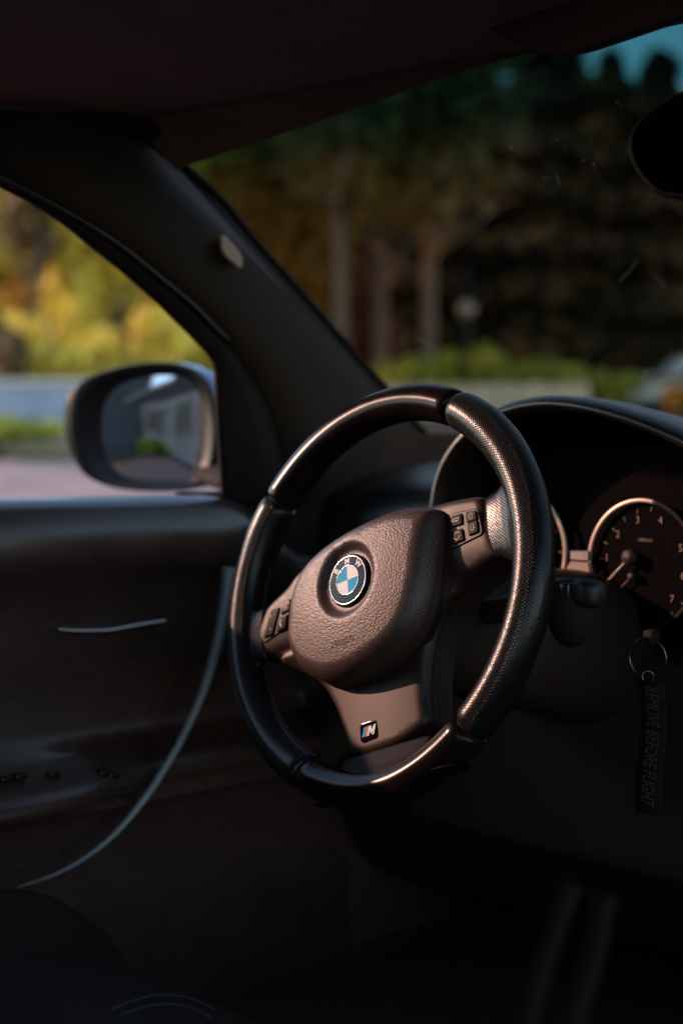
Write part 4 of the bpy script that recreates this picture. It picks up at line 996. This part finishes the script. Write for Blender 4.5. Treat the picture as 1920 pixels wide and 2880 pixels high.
def woodland(name, s, px0, px1, hf, leaf, seed, n, size):
    rng = random.Random(seed); V = []; F = []; l0, l1 = lat(px0, s), lat(px1, s)
    for i in range(n):
        u = rng.random(); l = l0+(l1-l0)*u; H = hf(960+l/s*FPX)*(.86+.14*math.sin(l*1.3)+.08*math.sin(l*3.1+1)); p = sl(s+rng.uniform(-1.6, 1.6), l)
        p[2] += H*math.sqrt(rng.random())*rng.uniform(.6, 1)+.1 if rng.random() < .5 else H*rng.random()
        s_ = size*rng.uniform(.6, 1.3); a = np.array([rng.gauss(0, 1) for _ in range(3)]); a /= np.linalg.norm(a); b = np.cross(a, (.3, .4, .8)); b /= np.linalg.norm(b)
        k = len(V); V += [p-a*s_*.5, p+b*s_*.36, p+a*s_*.5, p-b*s_*.36]; F.append((k, k+1, k+2, k+3))
    return tag(mesh(name, V, F, leaf, smooth=False), 'mass of '+leaf.name.replace('_', ' ')+' far beyond the other trees', 'woodland', kind='stuff')
woodland('woodland', 60, -1000, 760, lambda px: 13, L_ora, 201, 11000, 1.35)
woodland('woodland', 62, 700, 2500, lambda px: 17 if px < 1150 else 14.8, L_dark, 202, 13000, 1.35)
for k, (px, R_, H_) in enumerate([(20, 1.6, 2.2), (230, 1.5, 1.9), (450, 1.5, 2.3), (640, 1.4, 1.8)]):
    bush('yellow_shrub', ['yellow shrub behind the wall at far left of the side window', 'yellow shrub behind the wall left of the wing mirror top', 'yellow shrub behind the wall above the wing mirror', 'yellow shrub behind the wall next to the pillar'][k], 27.5, lat(px, 27.5), R_, H_, L_yel, 210+k, n=1500, size=.24, group='yellow shrubs behind the low wall')
# dark woodland through the windscreen
GD = 'dark trees beyond the windscreen'
for k, (px, s, H, R, lf, lab) in enumerate([
    (960, 50, 15, 3.2, L_olive, 'olive conifer behind the pale trunks'),
    (1130, 46, 13, 3.2, L_dark, 'dark conifer just right of the pale trunks'),
    (1330, 48, 12.4, 3.4, L_olive, 'olive tinged conifer near the middle of the windscreen'),
    (1530, 45, 14.0, 3.4, L_dark, 'dark conifer above the green hedge'),
    (1720, 50, 13.0, 3.3, L_olive, 'tall olive conifer left of the rear view mirror'),
    (1860, 45, 11.6, 3.2, L_dark, 'dark conifer below the rear view mirror'),
    (2060, 48, 13.5, 3.4, L_dark, 'dark conifer at the right edge of the windscreen'),
    (760, 54, 15, 3.2, L_dark, 'dark conifer behind the orange brown tree'),
    (1240, 58, 13.8, 3.6, L_dark, 'rearmost dark conifer between the others'),
    (420, 52, 15, 3.4, L_olive, 'olive conifer behind the golden tree')]):
    conifer('conifer', lab, s, lat(px, s), H, R, lf, 30+k, group=GD, n=5200, size=.62)
for k, (px, s, H, lab) in enumerate([(965, 30, 6.0, 'pale bare trunk nearest the slanting pillar'), (1075, 33, 5.6, 'slim pale trunk second from the pillar'), (1205, 31, 4.6, 'pale trunk standing left of the round globe')]):
    tree('pale_tree', lab, s, lat(px, s), H+5.5, 2.6, L_olive, bark_pale, 60+k, n=2200, size=.34, trunk_h=H*.62, group='pale trunked trees beyond the windscreen', tr=.17)
bush('red_bush', 'dull red leaved shrub between the pale trunks', 34, lat(1045, 34), 1.0, 4.2, L_red, 70, n=900, size=.25)
# shrubs above the fence
for k, (px, R, H, lab) in enumerate([(1110, 1.0, 1.35, 'bright green shrub beside the slanting pillar'), (1240, .9, 1.6, 'bright green shrub above the top of the wheel rim'), (1400, 1.1, 1.75, 'tallest bright green shrub behind the fence'), (1560, 1.0, 1.45, 'green shrub behind the right end of the fence'), (1690, .9, 1.2, 'dim green shrub next to the parked white car')]):
    bush('green_shrub', lab, 26.5, lat(px, 26.5), R, H*.80, L_green, 80+k, n=1100, size=.18, group='green shrubs behind the fence')
# fence
fm = outm('weathered_wood', (.66, .56, .44), (.78, .68, .54), 3)
fen = empty('picket_fence', 'pale wooden picket fence behind the top of the steering wheel', 'fence', tuple(sl(25, lat(1350, 25))))
f0, f1 = sl(25, lat(1060, 25)), sl(25, lat(1640, 25)); L = np.linalg.norm((f1-f0)[:2]); az = math.atan2(f1[1]-f0[1], f1[0]-f0[0])
mb = MB(); mr_ = MB(); mp_ = MB(); N = int(L/.12)
for i in range(N+1):
    c = f0+(f1-f0)*i/N; mb.add(*box((c[0], c[1], c[2]+.29), (.085, .02, .58), az))
for zz in (.14, .44):
    c = (f0+f1)/2; mr_.add(*box((c[0]+.02*math.sin(az), c[1]-.02*math.cos(az)+.04, c[2]+zz), (L, .03, .07), az))
mb.build('pickets', fm, fen, smooth=False, local=False); mr_.build('rail', fm, fen, smooth=False, local=False)
for i in range(5):
    c = f0+(f1-f0)*i/4+np.array([0, .07, 0]); mesh('post', *box((c[0], c[1], c[2]+.29), (.09, .09, .62), az), fm, fen, smooth=False, local=False)
tree('young_tree', 'small dark leaved tree against the yellow foliage at upper left', 29, lat(105, 29), 5.9, .95, L_dark, bark, 230, trunk_h=2.9, n=1300, size=.26, tr=.06)
bush('dark_shrub', 'dark leaved shrub low at the left edge of the side window', 26.8, lat(30, 26.8), .75, 2.0, L_dark, 231, n=1300, size=.2)
# low blue-grey wall and hedge on the left
wm = outm('blue_grey_render', (.26, .29, .36), (.34, .36, .42), 2)
wl_ = empty('low_wall', 'low blue grey rendered wall behind the wing mirror', 'wall', tuple(sl(24, lat(150, 24))))
c0, c1 = sl(24, lat(-500, 24)), sl(24, lat(900, 24)); L = np.linalg.norm((c1-c0)[:2]); cc = (c0+c1)/2
mesh('wall_panel', *box((cc[0], cc[1], cc[2]+.22), (L, .22, .80), math.atan2(c1[1]-c0[1], c1[0]-c0[0])), wm, wl_, smooth=False, local=False)
mesh('coping', *rbox((cc[0], cc[1], cc[2]+.655), (L, .30, .07), .015, math.atan2(c1[1]-c0[1], c1[0]-c0[0])), fm, wl_, smooth=False, local=False)
hb = bush('clipped_hedge', 'clipped yellow green hedge at the left edge above the pavement', 15.8, lat(-30, 15.8), 1.15, .62, L_green, 90, n=2600, size=.09, cat='hedge')
bush('orange_shrub', 'small orange leaved shrub at the right end above the hood', 22, lat(1925, 22), .45, .6, L_ora, 91, n=500, size=.1)

# added globe on a post, imitating a blurred bright spot
gl = sl(29, lat(1316, 29)); lamp = empty('bright_spot_globe', 'small round globe on a thin post added as a bright spot before the dark trees', 'added globe', tuple(gl))
V, F = tube([(0, 0, 0), (0, 0, 3.1)], .035, 10, up=(0, 1, 0)); mesh('post', V, F, M['plastic'], lamp)
gz = (at(1316, 872, 'x', gl[0])[2])-gl[2]
rows = [[(.17*math.cos(b)*math.cos(a), .17*math.cos(b)*math.sin(a), gz+.17*math.sin(b)) for a in np.linspace(0, 2*math.pi, 20, endpoint=False)] for b in np.linspace(-1.55, 1.55, 12)]
V, F = grid(rows, True); mesh('globe', V, F, mat('bright_spot_tone', (.34, .26, .2), .4, noise=10, noise_amt=.05), lamp)

# parked car at right
def parked(name, label, s, l, az, paint):
    p = sl(s, l); root = empty(name, label, 'car', tuple(p)); root.rotation_euler = (0, 0, az)
    prof_ = [(-2.1, .35), (-2.12, .65), (-2.0, .85), (-1.2, .95), (-.6, 1.38), (.55, 1.42), (1.35, .98), (1.95, .88), (2.12, .65), (2.1, .32)]
    P_ = smoothp([np.array(q, float) for q in prof_], 5); rows = []
    for yy, k in ((-.86, .93), (-.84, .97), (-.6, 1), (0, 1.01), (.6, 1), (.84, .97), (.86, .93)):
        rows.append([(x*k if abs(yy) > .8 else x, yy*(1 if z_ < 1 else .84), .3+(z_-.3)*k) for x, z_ in P_])
    V, F = grid(rows); F.append(tuple(range(len(P_)))); F.append(tuple(6*len(P_)+i for i in range(len(P_)))[::-1]); mesh('body', V, F, paint, root)
    gm = M['gloss']
    for sy in (-1, 1):
        V = [(x, sy*y, z_) for x, y, z_ in ((-1.0, .84, 1.0), (1.15, .84, 1.0), (.55, .76, 1.33), (-.5, .76, 1.30))]; V += [(x, y-sy*.02, z_) for x, y, z_ in V]
        mesh('side_window', V, [(0, 1, 2, 3), (7, 6, 5, 4), (0, 4, 5, 1), (1, 5, 6, 2), (2, 6, 7, 3), (3, 7, 4, 0)], gm, root, smooth=False)
        for wx in (-1.3, 1.3):
            V, F = tube([(wx, sy*.88, .32), (wx, sy*.66, .32)], .32, 24); w_ = mesh('wheel', V, F, M['gap'], root)
            V, F = tube([(wx, sy*.885, .32), (wx, sy*.84, .32)], .19, 20); mesh('rim', V, F, M['chrome'], w_)
    return root
white_paint = mat('white_car_paint', (.62, .66, .64), .3, coat=1, noise=3, noise_amt=.04)
parked('parked_car', 'pale white car parked at the right beyond the fence', 31, lat(2010, 31), YAW+.2, white_paint)

# house behind the car (seen in the wing mirror)
hs = empty('house', 'white gabled house with blue grey timber front seen in the wing mirror', 'house', (-2.6, -13.5, -.9))
hw = outm('pale_house_render', (.26, .24, .22), (.38, .34, .32), 2); ht = outm('blue_grey_timber', (.06, .066, .075), (.09, .095, .10), 5); hr = outm('dark_roof_tile', (.06, .05, .05), (.09, .08, .075), 4)
mesh('wall', *box((-1.2, -14.2, .7), (4.6, 3, 3.2)), hw, hs, smooth=False, local=False)
mesh('timber_front', *box((-5.2, -13.2, 2.2), (4.8, 1.2, 6.2)), ht, hs, smooth=False, local=False)
mesh('gable', [(-3.6, -12.6, 2.3), (1.3, -12.6, 2.3), (-1.1, -12.6, 4.1), (-3.6, -15.8, 2.3), (1.3, -15.8, 2.3), (-1.1, -15.8, 4.1)], [(0, 1, 2), (3, 5, 4), (0, 2, 5, 3), (1, 4, 5, 2), (0, 3, 4, 1)], hr, hs, smooth=False, local=False)
for a_, b_ in (((-3.75, -12.5, 2.2), (-1.1, -12.5, 4.2)), ((1.45, -12.5, 2.2), (-1.1, -12.5, 4.2))):
    V, F = tube([a_, b_], .13, 4, up=(0, 1, 0)); mesh('barge_board', V, F, hw, hs, smooth=False, local=False)
for x0 in (-2.0, -.2):
    w_ = mesh('window', *box((x0, -12.66, 1.1), (1.0, .08, 1.2)), M['gloss'], hs, smooth=False, local=False)
    mb = MB()
    for q in ((x0-.52, 1.1, .07, 1.3), (x0+.52, 1.1, .07, 1.3), (x0, 1.1, .05, 1.2), (x0, .48, 1.1, .07), (x0, 1.72, 1.1, .07)): mb.add(*box((q[0], -12.61, q[1]), (q[2], .06, q[3])))
    fr_ = mb.build('window_frame', hw, hs, smooth=False, local=False); 
mesh('corner_post', *box((-2.9, -12.3, .75), (.22, .22, 3.3)), ht, hs, smooth=False, local=False)
for k, (tx, ty, hh_) in enumerate(((-1.5, -19, 9), (-6.5, -20, 10), (1.8, -18.5, 8.5))):
    tt = conifer('conifer', ['dark conifer directly behind the gabled house', 'dark conifer behind the blue timber front of the house', 'dark conifer at the road end of the house'][k], 0, 0, hh_, 2.6, L_dark, 310+k, n=2600, size=.6, group='conifers behind the house'); tt.location = (tx, ty, -.9)
b_ = bush('garden_bush', 'green garden bush before the house seen in the wing mirror', 0, 0, 1.0, 1.1, L_green, 99, n=900, size=.2); b_.location = (-1.9, -10.6, -.9)
